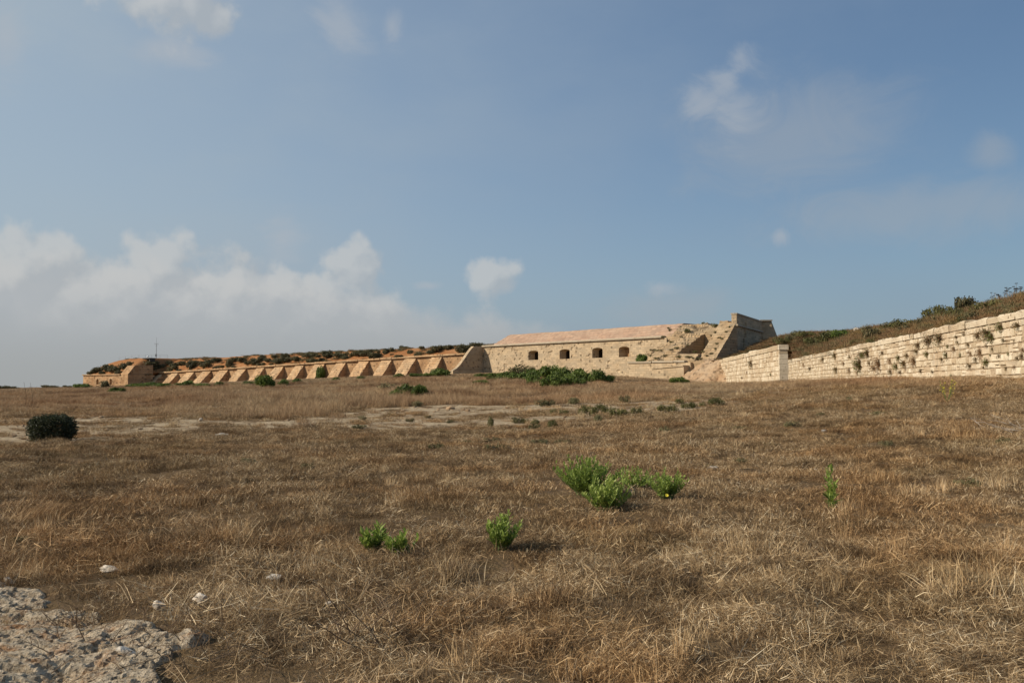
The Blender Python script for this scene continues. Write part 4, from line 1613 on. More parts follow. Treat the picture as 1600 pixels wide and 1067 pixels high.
# the lone dark shrub on the left
rr_ = np.random.default_rng(900)
nn_ = 8500
pp_ = rr_.uniform(-1, 1, (nn_ * 3, 3))
lump = .97 + .36 * fbm(pp_[:, 0] * 2.6 + pp_[:, 2] * 1.1, pp_[:, 1] * 2.6 - pp_[:, 2] * 1.7, 3, 5)
sh_ = (np.abs(pp_[:, 0]) ** 2.5 + np.abs(pp_[:, 1]) ** 2.5 + np.abs(np.clip(pp_[:, 2], -.6, 1)) ** 3) ** (1 / 2.5) / lump
pp_ = pp_[(sh_ < .97) & (sh_ > .55)][:nn_]
pp_ = pp_ * np.array([.72, .55, .41]) + np.array([0, 0, .42]) + rr_.normal(0, .028, pp_.shape)
nn_ = len(pp_)
ln_ = .085 * rr_.uniform(.6, 1.5, nn_)
V, Fc, T = leaves_np(pp_, rr_.normal(0, 1, (nn_, 3)), ln_, ln_ * .3, np.clip(rr_.normal(.45, .2, nn_), 0, 1), rr_)
c_ = mesh_np('crown', V, Fc, M['heath'], False, T)
x, y, z = ground(81, 689)
lone = empty('heath_shrub', (x, y, z - .03))
tag(lone, 'lone dense blackish green shrub standing in the dry field at the left', 'shrub')
o = obj('crown', c_, lone)
sc_ = px_size(73, y) / 1.42
o.scale = (sc_, sc_, sc_)
obj('stems', stems_mesh('stems', .7, .55, .7, 9, 5, M['stem'], .02), lone)


# ------------------------------------------------------------------ bank and wall vegetation
def tuft_mesh(name, mat, n, ln, spread, seed, el=(50, 88), wd=.02, bend=.5):
    r = np.random.default_rng(seed)
    base = np.c_[r.normal(0, spread * .3, (n, 2)), np.zeros(n) - .02]
    a, e = r.uniform(0, 2 * np.pi, n), np.radians(r.uniform(*el, n))
    V, Fc, T = ribbons(base, a, e, ln * r.uniform(.45, 1.1, n), np.full(n, wd), -r.uniform(0, bend, n), np.clip(r.normal(.5, .22, n), 0, 1), r)
    return mesh_np(name, V, Fc, M[mat], False, T)


# wall plants: roots in a joint, brown straws fanning out with some olive leaves
WP = []
for v in range(5):
    r = np.random.default_rng(500 + v)
    n = 90
    a = r.uniform(-.2, np.pi + .2, n)
    e = np.radians(r.uniform(-50, 75, n))
    base = np.c_[r.normal(0, .05, n), np.zeros(n), r.normal(0, .06, n)]
    V1, F1, T1 = ribbons(base, a, e, r.uniform(.25, .62, n), np.full(n, .02), -r.uniform(.1, .9, n), np.clip(r.normal(.45, .25, n), 0, 1), r)
    cm = mesh_np('stalks', V1, F1, M['russet'], False, T1)
    n2 = (150, 170, 60, 120, 110)[v]
    p = r.normal(0, 1, (n2, 3)) * np.array([.17, .10, .20]) + np.array([0, .16, -.02])
    p[:, 1] = np.abs(p[:, 1])
    ln = r.uniform(.06, .12, n2)
    V2, F2, T2 = leaves_np(p, r.normal(0, 1, (n2, 3)) + np.array([0, .6, .4]), ln, ln * .45, np.clip(r.normal(.4, .22, n2), 0, 1), r)
    fm = mesh_np('foliage', V2, F2, M[('weed', 'green', 'russet', 'dark', 'olive')[v]], False, T2)
    WP.append((cm, fm))
WPTS = [(40, 700, 50, 90), (95, 690, 40, 60), (220, 680, 60, 60), (365, 725, 50, 60), (190, 790, 60, 100), (150, 810, 40, 50), (415, 780, 70, 70), (440, 710, 40, 80), (500, 760, 60, 70), (380, 850, 40, 50),
        (540, 615, 60, 70), (630, 575, 70, 90), (615, 690, 60, 50), (725, 555, 50, 100), (660, 845, 30, 40), (745, 740, 50, 70), (785, 700, 40, 70), (850, 650, 70, 80), (800, 625, 50, 40), (870, 545, 25, 50),
        (975, 610, 50, 60), (1060, 530, 60, 70), (1140, 510, 70, 90), (1185, 540, 60, 80), (1080, 680, 70, 80), (1000, 690, 30, 60), (990, 795, 50, 60), (1140, 760, 80, 80), (1110, 810, 40, 40), (1195, 650, 60, 40),
        (1250, 710, 40, 60), (1265, 455, 100, 90), (1290, 570, 40, 40), (1410, 440, 40, 60), (1310, 820, 30, 50), (1385, 810, 30, 50), (1410, 730, 30, 60), (1450, 710, 30, 50), (1140, 620, 30, 30),
        (885, 590, 30, 30), (345, 800, 30, 60), (290, 755, 30, 50), (110, 770, 30, 40), (520, 670, 30, 50), (935, 515, 40, 25), (295, 850, 30, 60), (240, 890, 40, 40), (20, 780, 60, 90), (1050, 740, 30, 50),
        (1455, 660, 30, 60), (1170, 700, 30, 30), (700, 800, 25, 30), (910, 700, 20, 30), (560, 840, 30, 30), (830, 880, 60, 25), (1260, 880, 60, 25), (1380, 580, 25, 30), (1330, 690, 25, 30)]
WPTS = [(x / 5.615 + 1340, y / 5.615 + 430, w / 5.615, h_ / 5.615) for x, y, w, h_ in WPTS]
WPTS += [(x / 5.615 + 1100, y / 5.615 + 430, w / 5.615, h_ / 5.615) for x, y, w, h_ in
         [(1375, 800, 80, 110), (1405, 700, 60, 90), (1280, 840, 50, 80), (1165, 830, 50, 50), (1155, 710, 50, 70), (1050, 745, 70, 50), (1280, 720, 40, 40), (935, 820, 30, 40), (880, 790, 40, 40), (1350, 860, 40, 40), (1230, 780, 30, 40), (1440, 690, 40, 60)]]
WG = 'dry plants rooted in the joints of the retaining wall'
for (px, py, w, h_) in WPTS:
    u, wv = ray(px, py)
    d = 18.9 / (u - .18)
    if d > 138:
        continue
    x = u * d - .03
    cm, fm = WP[random.randrange(len(WP))]
    o = empty('wall_plant', (x, d, EYE + wv * d), W2_ANG)
    big = w > 15
    if big:
        tag(o, 'largest green plant hanging high on the retaining wall', 'wall plant')
    else:
        tag(o, 'brownish dry plant rooted in a joint of the cream block wall', 'wall plant', WG)
    sc_ = px_size(h_, d) / .75 * (1 if big else random.uniform(.6, 1.25))
    o.scale = (sc_ * random.uniform(1.3, 2.1), sc_ * 1.3, sc_ * random.uniform(.9, 1.4))
    obj('stalks', cm, o)
    f_ = obj('foliage', fm, o)
    if big:
        f_.data = WP[1][1]
WG1 = 'dry plants rooted in the joints of the boundary wall'
for (px, py, h_) in [(1175, 568, 14), (1128, 577, 8), (1136, 574, 5), (1168, 582, 6), (1160, 590, 5), (1124, 588, 7), (1205, 585, 5)]:
    u, wv = ray(px, py)
    d = (26 - 83 * .124) / (u - .124)
    cm, fm = WP[random.randrange(len(WP))]
    o = empty('wall_plant', (u * d - .02, d, EYE + wv * d), W1_ANG)
    tag(o, 'small dry plant in a joint of the shorter wall with smooth coping', 'wall plant', WG1)
    sc_ = px_size(h_, d) / .75
    o.scale = (sc_ * 1.3, sc_, sc_)
    obj('stalks', cm, o)
    obj('foliage', fm, o)

# bushes on the bank
BB = [((1240, 1272), 518, 528, B_OLIVE, 'yellow green bush on the bank just right of the bastion'),
      ((1278, 1310), 518, 540, B_OLIVE, None), ((1300, 1336), 516, 532, B_GREEN, None), ((1258, 1290), 524, 540, B_OLIVE, None), ((1346, 1374), 511, 534, B_DARK, 'dark green bush on the bank beside the pale boulder'),
      ((1378, 1412), 503, 516, B_OLIVE, None), ((1396, 1430), 500, 514, B_OLIVE, None), ((1428, 1450), 499, 510, B_DARK, None), ((1438, 1472), 481, 500, B_OLIVE, None), ((1464, 1490), 479, 500, B_OLIVE, None),
      ((1478, 1502), 480, 500, B_OLIVE, None), ((1490, 1520), 466, 490, B_DARK, 'dark bushy shrub with bare stalks on the skyline of the bank'), ((1522, 1556), 467, 486, B_OLIVE, 'largest green bush on the skyline of the bank'),
      ((1508, 1530), 488, 504, B_DARK, None), ((1494, 1514), 494, 506, B_OLIVE, None), ((1355, 1372), 527, 538, B_OLIVE, None), ((1330, 1352), 530, 540, B_OLIVE, None), ((1210, 1234), 528, 540, B_OLIVE, None), ((1404, 1424), 510, 520, B_DARK, None),
      ((1225, 1245), 522, 532, B_GREY, None), ((1448, 1470), 494, 506, B_GREY, None), ((1560, 1590), 470, 486, B_GREY, None)]
for (a, b), pt, pb, kind, lab in BB:
    x, y, z = hit((a + b) / 2, pb, HB, 42, 174, 2500)
    hgt = px_size(pb - pt, y)
    kind.place(x, y, z - .1, px_size(b - a, y) * .68, hgt * 1.25 + .15, lab or 'low rounded bush among the dry growth of the bank', 'bush', None if lab else 'bushes on the overgrown bank')

# pale boulder on the bank


def rock_mesh(name, rx, ry, rz, seed, mat, sub=3, rough=.55, cut=.34):
    bm = bmesh.new()
    bmesh.ops.create_icosphere(bm, subdivisions=sub, radius=1)
    r = np.random.default_rng(seed)
    planes = [(Vector(r.normal(0, 1, 3)).normalized(), r.uniform(cut, .9)) for _ in range(14)]
    for v in bm.verts:
        p = v.co.copy()
        for nn, dd in planes:
            q_ = p.dot(nn) - dd
            if q_ > 0:
                p -= nn * q_ * .9
        f_ = float(fbm(np.array([p.x * 1.7 + seed]), np.array([p.y * 1.7 + p.z * 1.3]), 4, seed)[0])
        p *= 1 + rough * f_
        v.co = Vector((p.x * rx, p.y * ry, p.z * rz))
    me = bpy.data.meshes.new(name)
    bm.to_mesh(me)
    bm.free()
    me.materials.append(mat)
    return me


x, y, z = hit(1338, 521, HB, 42, 170, 2500)
o = obj('boulder', rock_mesh('boulder', px_size(9, y), px_size(9, y) * .8, px_size(7, y), 5, M['stone']), None, (x, y, z + .2))
tag(o, 'pale boulder on the skyline of the overgrown bank', 'boulder')

# tall umbel stalks on the skyline
UG = 'dry umbel stalks on the skyline of the bank'
for (px, pb, pt) in [(1576, 470, 452), (1588, 466, 446), (1583, 468, 455), (1570, 470, 458), (1552, 476, 460), (1508, 478, 458), (1516, 478, 463), (1530, 474, 466), (1564, 470, 461), (1594, 462, 450)]:
    x, y, z = hit(px, pb, HB, 42, 170, 2000)
    hh = max(px_size(pb - pt, y), .4) + .3
    o = empty('umbel_stalk', (x, y, z - .1), random.uniform(0, 6))
    tag(o, 'tall dry stalk with dark seed heads against the sky on the bank', 'stalk', UG)
    mb = MB()
    hd = MB()
    tip = Vector((random.uniform(-.15, .15), random.uniform(-.15, .15), hh))
    mb.tube([(0, 0, 0), (tip.x * .3, tip.y * .3, hh * .5), tuple(tip)], .018, .009, 4)
    for k in range(4):
        if k == 0:
            e = tip
        else:
            b0 = Vector((tip.x * .6, tip.y * .6, hh * random.uniform(.45, .8)))
            e = b0 + Vector((random.uniform(-.3, .3), random.uniform(-.3, .3), random.uniform(.15, .35)))
            mb.tube([tuple(b0), tuple(e)], .010, .007, 4)
        for j in range(7):
            aj = j * .9
            q_ = e + Vector((.075 * math.cos(aj), .075 * math.sin(aj), .04))
            hd.tube([tuple(q_ - Vector((.03, 0, .01))), tuple(q_), tuple(q_ + Vector((.03, .01, .01)))], .028, .022, 4)
    mb.build('stem', M['stem'], o)
    hd.build('seed_heads', M['seed'], o)
for (px, pb, pt) in [(40, 607, 597), (50, 607, 598)]:
    x, y, z = hit(px, 608, H, 60, 120, 2000)
    y = 62.0
    x = ray(px, 608)[0] * y
    z = h1(x, y)
    o = empty('grass_stalk', (x, y, z), .5)
    tag(o, 'thin bare dry stalk rising above the left skyline', 'stalk', 'pair of bare stalks on the left')
    mb = MB()
    hh = EYE + ray(px, pt)[1] * y - z
    mb.tube([(0, 0, 0), (.05, 0, hh * .5), (-.12, 0, hh)], .016, .010, 4)
    mb.tube([(.05, 0, hh * .5), (.3, 0, hh * .85)], .010, .007, 4)
    mb.build('stem', M['stem'], o)


# ------------------------------------------------------------------ foreground leafy plants
def leafy_plant(name, px, pb, wpx, hpx, label, nst, leaves_per, ll, seed, mat='grassgreen', upright=.5, group=None):
    x, y, z = ground(px, pb, 3, 40)
    Wd, Hh = px_size(wpx, y), px_size(hpx, y)
    r = np.random.default_rng(seed)
    CLEAR.append((x, y, Wd * .5))
    o = empty(name, (x, y, z - .01), 0)
    tag(o, label, 'plant', group)
    mb = MB()
    cen, nrm, ln, al, tn = [], [], [], [], []
    for k in range(nst):
        a = r.uniform(0, 2 * np.pi)
        q = math.sqrt(r.uniform(0, 1))
        lean = q * Wd * .58 * r.uniform(.8, 1.2)
        hh = Hh * (1 - .40 * q * q) * (r.uniform(.68, 1.08) if nst > 4 else 1.0)
        b0 = Vector((r.normal(0, Wd * .10), r.normal(0, Wd * .10), 0))
        p1 = b0 + Vector((math.cos(a) * lean * .55, math.sin(a) * lean * .55, hh * .5))
        p2 = b0 + Vector((math.cos(a) * lean * (1 - upright * .2), math.sin(a) * lean * (1 - upright * .2), hh))
        mb.tube([tuple(b0), tuple(p1), tuple(p2)], .0055, .002, 4)
        for j in range(leaves_per):
            t = .16 + .86 * j / leaves_per
            p = b0.lerp(p1, t * 2) if t < .5 else p1.lerp(p2, min(1, (t - .5) * 2))
            aj = j * 2.4 + r.normal(0, .3)
            up = .5 + .55 * t + r.normal(0, .2)
            dv = Vector((math.cos(aj) * math.cos(up), math.sin(aj) * math.cos(up), math.sin(up)))
            l_ = ll * 1.22 * r.uniform(.6, 1.2) * (1.1 - .45 * t)
            c_ = p + dv * l_ * .5
            n_ = Vector((-math.cos(aj) * math.sin(up), -math.sin(aj) * math.sin(up), math.cos(up)))
            cen.append(c_)
            nrm.append(n_)
            al.append(dv)
            ln.append(l_)
            tn.append(min(1, max(0, .28 + .42 * t + r.normal(0, .14))))
    ln = np.array(ln)
    V, Fc, T = leaves_np(np.array([tuple(c) for c in cen]), np.array([tuple(c) for c in nrm]), ln, ln * .40, np.array(tn), r, np.array([tuple(c) for c in al]))
    mb.build('stems', M['gstem'], o)
    obj('foliage', mesh_np('foliage', V, Fc, M[mat], False, T), o)
    return o


PLANTS = []
CLEAR = []
PLANTS.append(leafy_plant('leafy_plant', 920, 774, 84, 62, 'largest dark green leafy plant in the stubble, back left of the cluster', 70, 24, .085, 1))
PLANTS.append(leafy_plant('leafy_plant', 948, 797, 69, 52, 'bright green leafy plant at the front of the cluster', 42, 22, .08, 2))
PLANTS.append(leafy_plant('leafy_plant', 993, 762, 54, 33, 'low green leafy plant at the back of the cluster', 34, 16, .07, 3))
PLANTS.append(leafy_plant('leafy_plant', 1041, 778, 56, 45, 'rounded green plant with a yellow flower at the right of the cluster', 36, 18, .075, 4))
PLANTS.append(leafy_plant('leafy_plant', 1298, 800, 25, 69, 'single upright green plant standing alone in the stubble at the right', 3, 24, .115, 5, upright=1))
PLANTS.append(leafy_plant('leafy_plant', 785, 859, 60, 58, 'bright green upright plant alone in the middle of the stubble', 26, 22, .075, 6))
PLANTS.append(leafy_plant('leafy_plant', 586, 862, 44, 44, 'pale green plant with broad leaves, left one of the pair', 9, 16, .11, 7))
PLANTS.append(leafy_plant('leafy_plant', 625, 867, 48, 38, 'denser darker green plant, right one of the pair', 20, 16, .075, 8))
fx, fy, fz = ground(1035, 772, 3, 40)
mb = MB()
for k in range(9):
    a = k * 2 * math.pi / 9
    mb.add([(0, 0, 0), (.02 * math.cos(a - .3), .02 * math.sin(a - .3), .006), (.028 * math.cos(a), .028 * math.sin(a), .010), (.02 * math.cos(a + .3), .02 * math.sin(a + .3), .006)], [(0, 1, 2, 3)], .8)
fo = mb.build('flower', M['yellow'], PLANTS[3])
fo.location = (-.03, -.2, .07)
fo.rotation_euler = (.9, 0, 0)

# yellow flowering plant in front of the wall
x, y, z = ground(1480, 628, 10, 60)
yp = empty('flowering_plant', (x, y, z))
tag(yp, 'slender yellow flowering plant standing in the grass before the wall', 'plant')
mb, fl_ = MB(), MB()
hh = px_size(36, y)
for k in range(7):
    dx = (-1 if k % 2 else 1) * random.uniform(.15, .32) * hh
    e = Vector((dx, random.uniform(-.15, .15), hh * random.uniform(.72, 1.02)))
    mb.tube([(0, 0, 0), (dx * .75, e.y * .5, e.z * .5), tuple(e)], .008, .004, 4)
    for j in range(16):
        t = random.uniform(.35, 1)
        q_ = Vector((dx * (.4 + .6 * t), e.y * t, e.z * t)) + Vector((random.gauss(0, .035), random.gauss(0, .035), random.gauss(0, .03)))
        s_ = random.uniform(.012, .028)
        n_ = Vector((random.gauss(0, 1), random.gauss(0, 1), random.gauss(0, 1) + .5)).normalized()
        t1 = n_.orthogonal().normalized()
        t2 = n_.cross(t1)
        fl_.add([q_ - t1 * s_, q_ - t2 * s_, q_ + t1 * s_, q_ + t2 * s_], [(0, 1, 2, 3)], random.random())
mb.build('stems', M['gstem'], yp)
fl_.build('flowers', M['yellow'], yp)

# ------------------------------------------------------------------ loose stones
for (px, pb, w, h_, lab, seed) in [
        (311, 946, 27, 20, 'largest pale rounded stone lying in the stubble near the ledge', 11),
        (250, 953, 19, 13, 'small pointed white stone left of the largest one', 12),
        (196, 1030, 36, 20, 'pale angular stone resting on the edge of the rock ledge', 13),
        (430, 908, 20, 10, 'small flat pale stone half hidden in straw', 14),
        (172, 892, 34, 8, 'flat grey slab flush with the grass behind the ledge', 15),
        (14, 914, 15, 13, 'small pale stone at the back edge of the ledge by the photo border', 16),
        (1289, 676, 12, 4, 'small white stone in the distant stubble at the right', 17),
        (1115, 733, 14, 5, 'small pinkish stone beside a green weed', 18),
        (1274, 738, 7, 6, 'tiny pale round stone in front of the single upright plant', 19),
        (313, 658, 6, 4, 'tiny white stone on the limestone strip', 20),
        (345, 681, 22, 4, 'low pale rock showing in the grass before the limestone strip', 21),
        (514, 948, 10, 7, 'tiny pale pebble in the straw in front of the plant pair', 23),
        (1360, 648, 7, 3, 'tiny white stone in the grass before the retaining wall', 24)]:
    x, y, z = ground(px, pb, 3, 60)
    wv, hv = px_size(w, y), px_size(h_, y)
    if w > 9:
        CLEAR.append((x, y, wv * .5))
    o = obj('stone', rock_mesh('stone', wv * .66, wv * .48, hv * .72, seed, M['stone'], 3), None, (x, y, z + hv * .5))
    o.rotation_euler = (0, 0, random.uniform(-.4, .4))
    tag(o, lab, 'stone')

# ------------------------------------------------------------------ dead stalks and branches


def branchy(name, px, pb, label, n, length, seed, mat, up=(10, 60), r0=.006, cat='stalks', spread=.15):
    x, y, z = ground(px, pb, 3, 60)
    r = np.random.default_rng(seed)
    o = empty(name, (x, y, z), 0)
    tag(o, label, cat)
    for k in range(n):
        mb = MB()
        a, e = r.uniform(0, 2 * np.pi), math.radians(r.uniform(*up))
        p = Vector((r.normal(0, spread), r.normal(0, spread), .0))
        pts = [tuple(p)]
        L = length * r.uniform(.6, 1.15)
        for j in range(4):
            e += r.normal(-.10, .16)
            a += r.normal(0, .28)
            p = p + Vector((math.cos(a) * math.cos(e), math.sin(a) * math.cos(e), math.sin(e))) * (L / 4)
            p.z = max(p.z, .01)
            pts.append(tuple(p))
        mb.tube(pts, r0, r0 * .4, 5)
        for j in (1, 2, 3):
            b0 = Vector(pts[j])
            a2, e2 = a + r.choice([-1, 1]) * r.uniform(.4, 1.0), e + r.uniform(-.2, .7)
            q1 = b0 + Vector((math.cos(a2) * math.cos(e2), math.sin(a2) * math.cos(e2), math.sin(e2))) * L * r.uniform(.12, .28)
            mb.tube([tuple(b0), tuple((b0 + q1) / 2 + Vector((0, 0, .01))), tuple(q1)], r0 * .5, r0 * .25, 4)
        mb.build('twig', mat, o)


branchy('dead_plant', 600, 1000, 'brown dead branching plant lying in the stubble near the bottom', 24, .50, 31, M['stem'], (8, 70), .005, 'dead plant')
branchy('dry_twig', 615, 962, 'long pale curved twig lying across the dead plant', 1, .5, 32, M['twig'], (15, 35), .006, 'twig')
branchy('bleached_branches', 1585, 672, 'tangle of bleached dead branches in the field at the right border', 14, 1.0, 33, M['twig'], (0, 30), .008, 'branches', .45)
branchy('dead_plant', 140, 985, 'dark dry bramble sprawling over the back of the rock ledge', 44, .30, 34, M['stem'], (5, 70), .003, 'dead plant', .28)
branchy('dead_plant', 290, 1010, 'dark dry bramble at the right edge of the rock ledge', 44, .30, 35, M['stem'], (5, 70), .003, 'dead plant', .28)
branchy('dead_plant', 900, 1066, 'pale broken stubs of reed at the bottom border', 5, .14, 36, M['stalk'], (60, 88), .007, 'reed stubs', .08)

# conspicuous clumps of standing straw
for (px, pb, w, h_, lab_, lean, sd, cnt, wd_, tm_) in [
        (1535, 925, 150, 105, 'pale standing clump of straw stubs near the right border', 0, 41, 130, .0042, .62),
        (62, 812, 105, 52, 'pale feathery grass clump leaning over at the left border', .9, 42, 420, .0035, .72),
        (356, 846, 90, 46, 'orange brown grass clump behind the stones', .2, 43, 420, .0036, .50),
        (880, 945, 120, 50, 'dark tangled grass clump in front of the middle upright plant', .3, 44, 380, .0036, .30),
        (705, 905, 90, 44, 'blond upright grass clump below the middle upright plant', .1, 45, 320, .0036, .74),
        (1325, 800, 60, 40, 'thin dry stalks beside the single upright plant', .2, 46, 60, .004, .72)]:
    x, y, z = ground(px, pb, 3, 40)
    wv, hv = px_size(w, y), px_size(h_, y)
    r_ = np.random.default_rng(sd)
    base_ = np.c_[r_.normal(0, wv * .22, cnt), r_.normal(0, wv * .20, cnt), np.full(cnt, -.01)]
    az_ = r_.uniform(0, 2 * np.pi, cnt) * (1 - min(lean, .8)) + lean * .2
    rb_ = ribbons(base_, az_, np.radians(r_.uniform(50 - 25 * lean, 88 - 30 * lean, cnt)), hv * r_.uniform(.45, 1.1, cnt), wd_ * r_.uniform(.6, 1.3, cnt), -r_.uniform(0, .5 + lean * .4, cnt), np.clip(r_.normal(tm_, .18, cnt), 0, 1), r_)
    o = obj('grass_clump', mesh_np('grass_clump', rb_[0], rb_[1], M['straw'], False, rb_[2]), None, (x, y, z))
    tag(o, lab_, 'grass clump')

# ------------------------------------------------------------------ dry grass: prototypes scattered as ground cover
protos = bpy.data.collections.new('grass_prototypes')


def proto(name, parts, mat):
    V = np.concatenate([p[0] for p in parts])
    off, Fc, T = 0, [], []
    for v, f, t in parts:
        Fc += [[i + off for i in q_] for q_ in f]
        T.append(t)
        off += len(v)
    me = mesh_np(name, V, Fc, M[mat], False, np.concatenate(T))
    return me


def litter(n, rad, seed, lmin=.06, lmax=.34, wd=.0042, emax=28, zmax=.05, tm=.55, ts=.26, stubble=0):
    r = np.random.default_rng(seed)
    q_ = np.sqrt(r.uniform(0, 1, n)) * rad
    a = r.uniform(0, 2 * np.pi, n)
    main = r.uniform(0, np.pi)
    base = np.c_[q_ * np.cos(a), q_ * np.sin(a), r.uniform(-.005, zmax, n)]
    dirn = np.where(r.random(n) < .35, main + r.normal(0, .35, n), r.uniform(0, 2 * np.pi, n))
    el_ = np.radians(r.uniform(-3, emax, n))
    ln = r.uniform(lmin, lmax, n) * np.where(r.random(n) < .15, 1.5, .8)
    out = [ribbons(base, dirn, el_, ln, wd * r.uniform(.6, 1.35, n), -r.uniform(-.2, .5, n), np.clip(r.normal(tm, ts, n), 0, 1), r)]
    return out


def upright(n, rad, seed, lmin, lmax, wd, e0=45, e1=88, tm=.5, ts=.2, bend=.7, clump=.4):
    r = np.random.default_rng(seed)
    nc = max(1, int(n * .06))
    cc = np.c_[r.normal(0, rad * .55, (nc, 2))]
    k = r.integers(0, nc, n)
    base = np.c_[cc[k] + r.normal(0, rad * .16 * clump * 2, (n, 2)), np.full(n, -.01)]
    return [ribbons(base, r.uniform(0, 2 * np.pi, n), np.radians(r.uniform(e0, e1, n)), r.uniform(lmin, lmax, n), wd * r.uniform(.6, 1.3, n), -r.uniform(0, bend, n), np.clip(r.normal(tm, ts, n), 0, 1), r)]


def frizz(n, rad, seed, tm=.25):
    r = np.random.default_rng(seed)
    q_ = np.sqrt(r.uniform(0, 1, n)) * rad
    a = r.uniform(0, 2 * np.pi, n)
    base = np.c_[q_ * np.cos(a), q_ * np.sin(a), r.uniform(0, .06, n) * (1 - q_ / rad)]
    return [ribbons(base, r.uniform(0, 2 * np.pi, n), np.radians(r.uniform(0, 80, n)), r.uniform(.03, .12, n), .0028 * r.uniform(.6, 1.4, n), r.uniform(-.8, .8, n), np.clip(r.normal(tm, .16, n), 0, 1), r)]


# near and middle stubble
PL = []
for k in range(4):
    PL.append(proto('litter_mat', litter(340, .36, 700 + k, .03, .15, .0034, 44, .07, .55, .30) + frizz(230, .36, 740 + k, .30) + upright(150, .32, 720 + k, .04, .13, .0032, 30, 85, .55, .28) + litter(8, .36, 730 + k, .14, .30, .0038, 30, .09, .82, .12), 'straw'))
for k in range(2):
    PL.append(proto('brown_mat', frizz(520, .34, 760 + k, .20) + litter(220, .34, 750 + k, .03, .15, .0034, 50, .06, .5, .3) + upright(70, .3, 755 + k, .04, .12, .003, 30, 85, .4, .25), 'straw'))
for k in range(3):
    PL.append(proto('tuft', upright(260, .15, 770 + k, .07, .20, .0034, 32, 88, .58, .26, .9, .8) + litter(60, .25, 775 + k, .03, .18), 'straw'))
PL.append(proto('stubble', upright(46, .16, 780, .14, .34, .0055, 62, 88, .74, .14, .25, .9) + litter(70, .3, 781, tm=.6), 'straw'))
PL.append(proto('fallen_stalks', litter(50, .35, 790, .10, .34, .0040, 26, .09, .74, .18) + upright(12, .3, 791, .2, .42, .004, 40, 80, .7, .15, .5), 'straw'))
PF = []
for k in range(4):
    PF.append(proto('fine_mat', litter(330, .38, 600 + k, .02, .11, .0042, 60, .07, .54, .30) + frizz(260, .38, 610 + k, .26) + upright(150, .34, 620 + k, .03, .11, .0036, 30, 85, .5, .28), 'straw'))
for k in range(2):
    PF.append(proto('dark_mat', frizz(560, .34, 630 + k, .18) + upright(120, .3, 640 + k, .03, .12, .0036, 30, 85, .35, .25), 'straw'))
for k in range(3):
    PF.append(proto('fine_tuft', upright(300, .15, 650 + k, .05, .16, .004, 28, 88, .55, .26, .9, .8), 'straw'))
PF.append(proto('fine_stubble', upright(60, .16, 660, .10, .22, .0055, 60, 88, .74, .16, .25, .9) + litter(70, .3, 661, .03, .16, tm=.55), 'straw'))
PF.append(proto('thin_stalks', litter(40, .35, 670, .10, .30, .0045, 26, .08, .74, .18), 'straw'))
PM = []
for k in range(4):
    PM.append(proto('meadow_tuft', upright(230, .55, 800 + k, .28, .70, .012, 55, 88, .5, .22, .6, 1.0) + upright(40, .5, 810 + k, .6, .95, .009, 66, 88, .7, .2, .5, 1.0), 'meadow'))
PB = []
for k in range(3):
    PB.append(proto('bank_tuft', upright(220, .5, 830 + k, .25, .62, .016, 45, 88, .5, .24, .8, 1.0), 'russet'))
PB.append(proto('bank_weed', upright(240, .5, 835, .25, .6, .018, 35, 88, .5, .24, .9, 1.0), 'weed'))


def scatter(name, label, P3, rot, scl, idx, meshes):
    """one ground-cover object: prototype tufts placed on a point mesh by geometry nodes"""
    me = bpy.data.meshes.new(name)
    n = len(P3)
    me.vertices.add(n)
    me.vertices.foreach_set('co', np.asarray(P3, np.float32).ravel())
    for nm, typ, key, val in (('rot', 'FLOAT_VECTOR', 'vector', rot), ('scl', 'FLOAT_VECTOR', 'vector', scl)):
        a = me.attributes.new(nm, typ, 'POINT')
        a.data.foreach_set(key, np.asarray(val, np.float32).ravel())
    a = me.attributes.new('idx', 'INT', 'POINT')
    a.data.foreach_set('value', np.asarray(idx, np.int32))
    o = obj(name, me)
    tag(o, label, kind='stuff')
    tree = bpy.data.node_groups.new(name + '_scatter', 'GeometryNodeTree')
    tree.interface.new_socket('Geometry', in_out='INPUT', socket_type='NodeSocketGeometry')
    tree.interface.new_socket('Geometry', in_out='OUTPUT', socket_type='NodeSocketGeometry')
    gi, go = tree.nodes.new('NodeGroupInput'), tree.nodes.new('NodeGroupOutput')
    coll = bpy.data.collections.new(name + '_parts')
    for i, m_ in enumerate(meshes):
        po = bpy.data.objects.new('%s_%02d' % (name, i), m_)
        coll.objects.link(po)
    ci = tree.nodes.new('GeometryNodeCollectionInfo')
    ci.inputs['Collection'].default_value = coll
    ci.inputs['Separate Children'].default_value = True
    ci.inputs['Reset Children'].default_value = True
    iop = tree.nodes.new('GeometryNodeInstanceOnPoints')
    iop.inputs['Pick Instance'].default_value = True

    def na(nm, dt):
        q_ = tree.nodes.new('GeometryNodeInputNamedAttribute')
        q_.data_type = dt
        q_.inputs['Name'].default_value = nm
        return q_.outputs['Attribute']
    L = tree.links.new
    L(gi.outputs[0], iop.inputs['Points'])
    L(ci.outputs[0], iop.inputs['Instance'])
    L(na('idx', 'INT'), iop.inputs['Instance Index'])
    L(na('rot', 'FLOAT_VECTOR'), iop.inputs['Rotation'])
    L(na('scl', 'FLOAT_VECTOR'), iop.inputs['Scale'])
    L(iop.outputs[0], go.inputs[0])
    md = o.modifiers.new('scatter', 'NODES')
    md.node_group = tree
    return o


def zone(y0, y1, dens, pad=1.5, side=.68):
    """random points on the ground between two distances, a little wider than the view"""
    area = side * (y1 * y1 - y0 * y0) + 2 * pad * (y1 - y0)
    n = int(area * dens)
    out = []
    Y = RNG.uniform(y0 * y0, y1 * y1, n) ** .5
    X = RNG.uniform(-1, 1, n) * (Y * side + pad)
    return X, Y


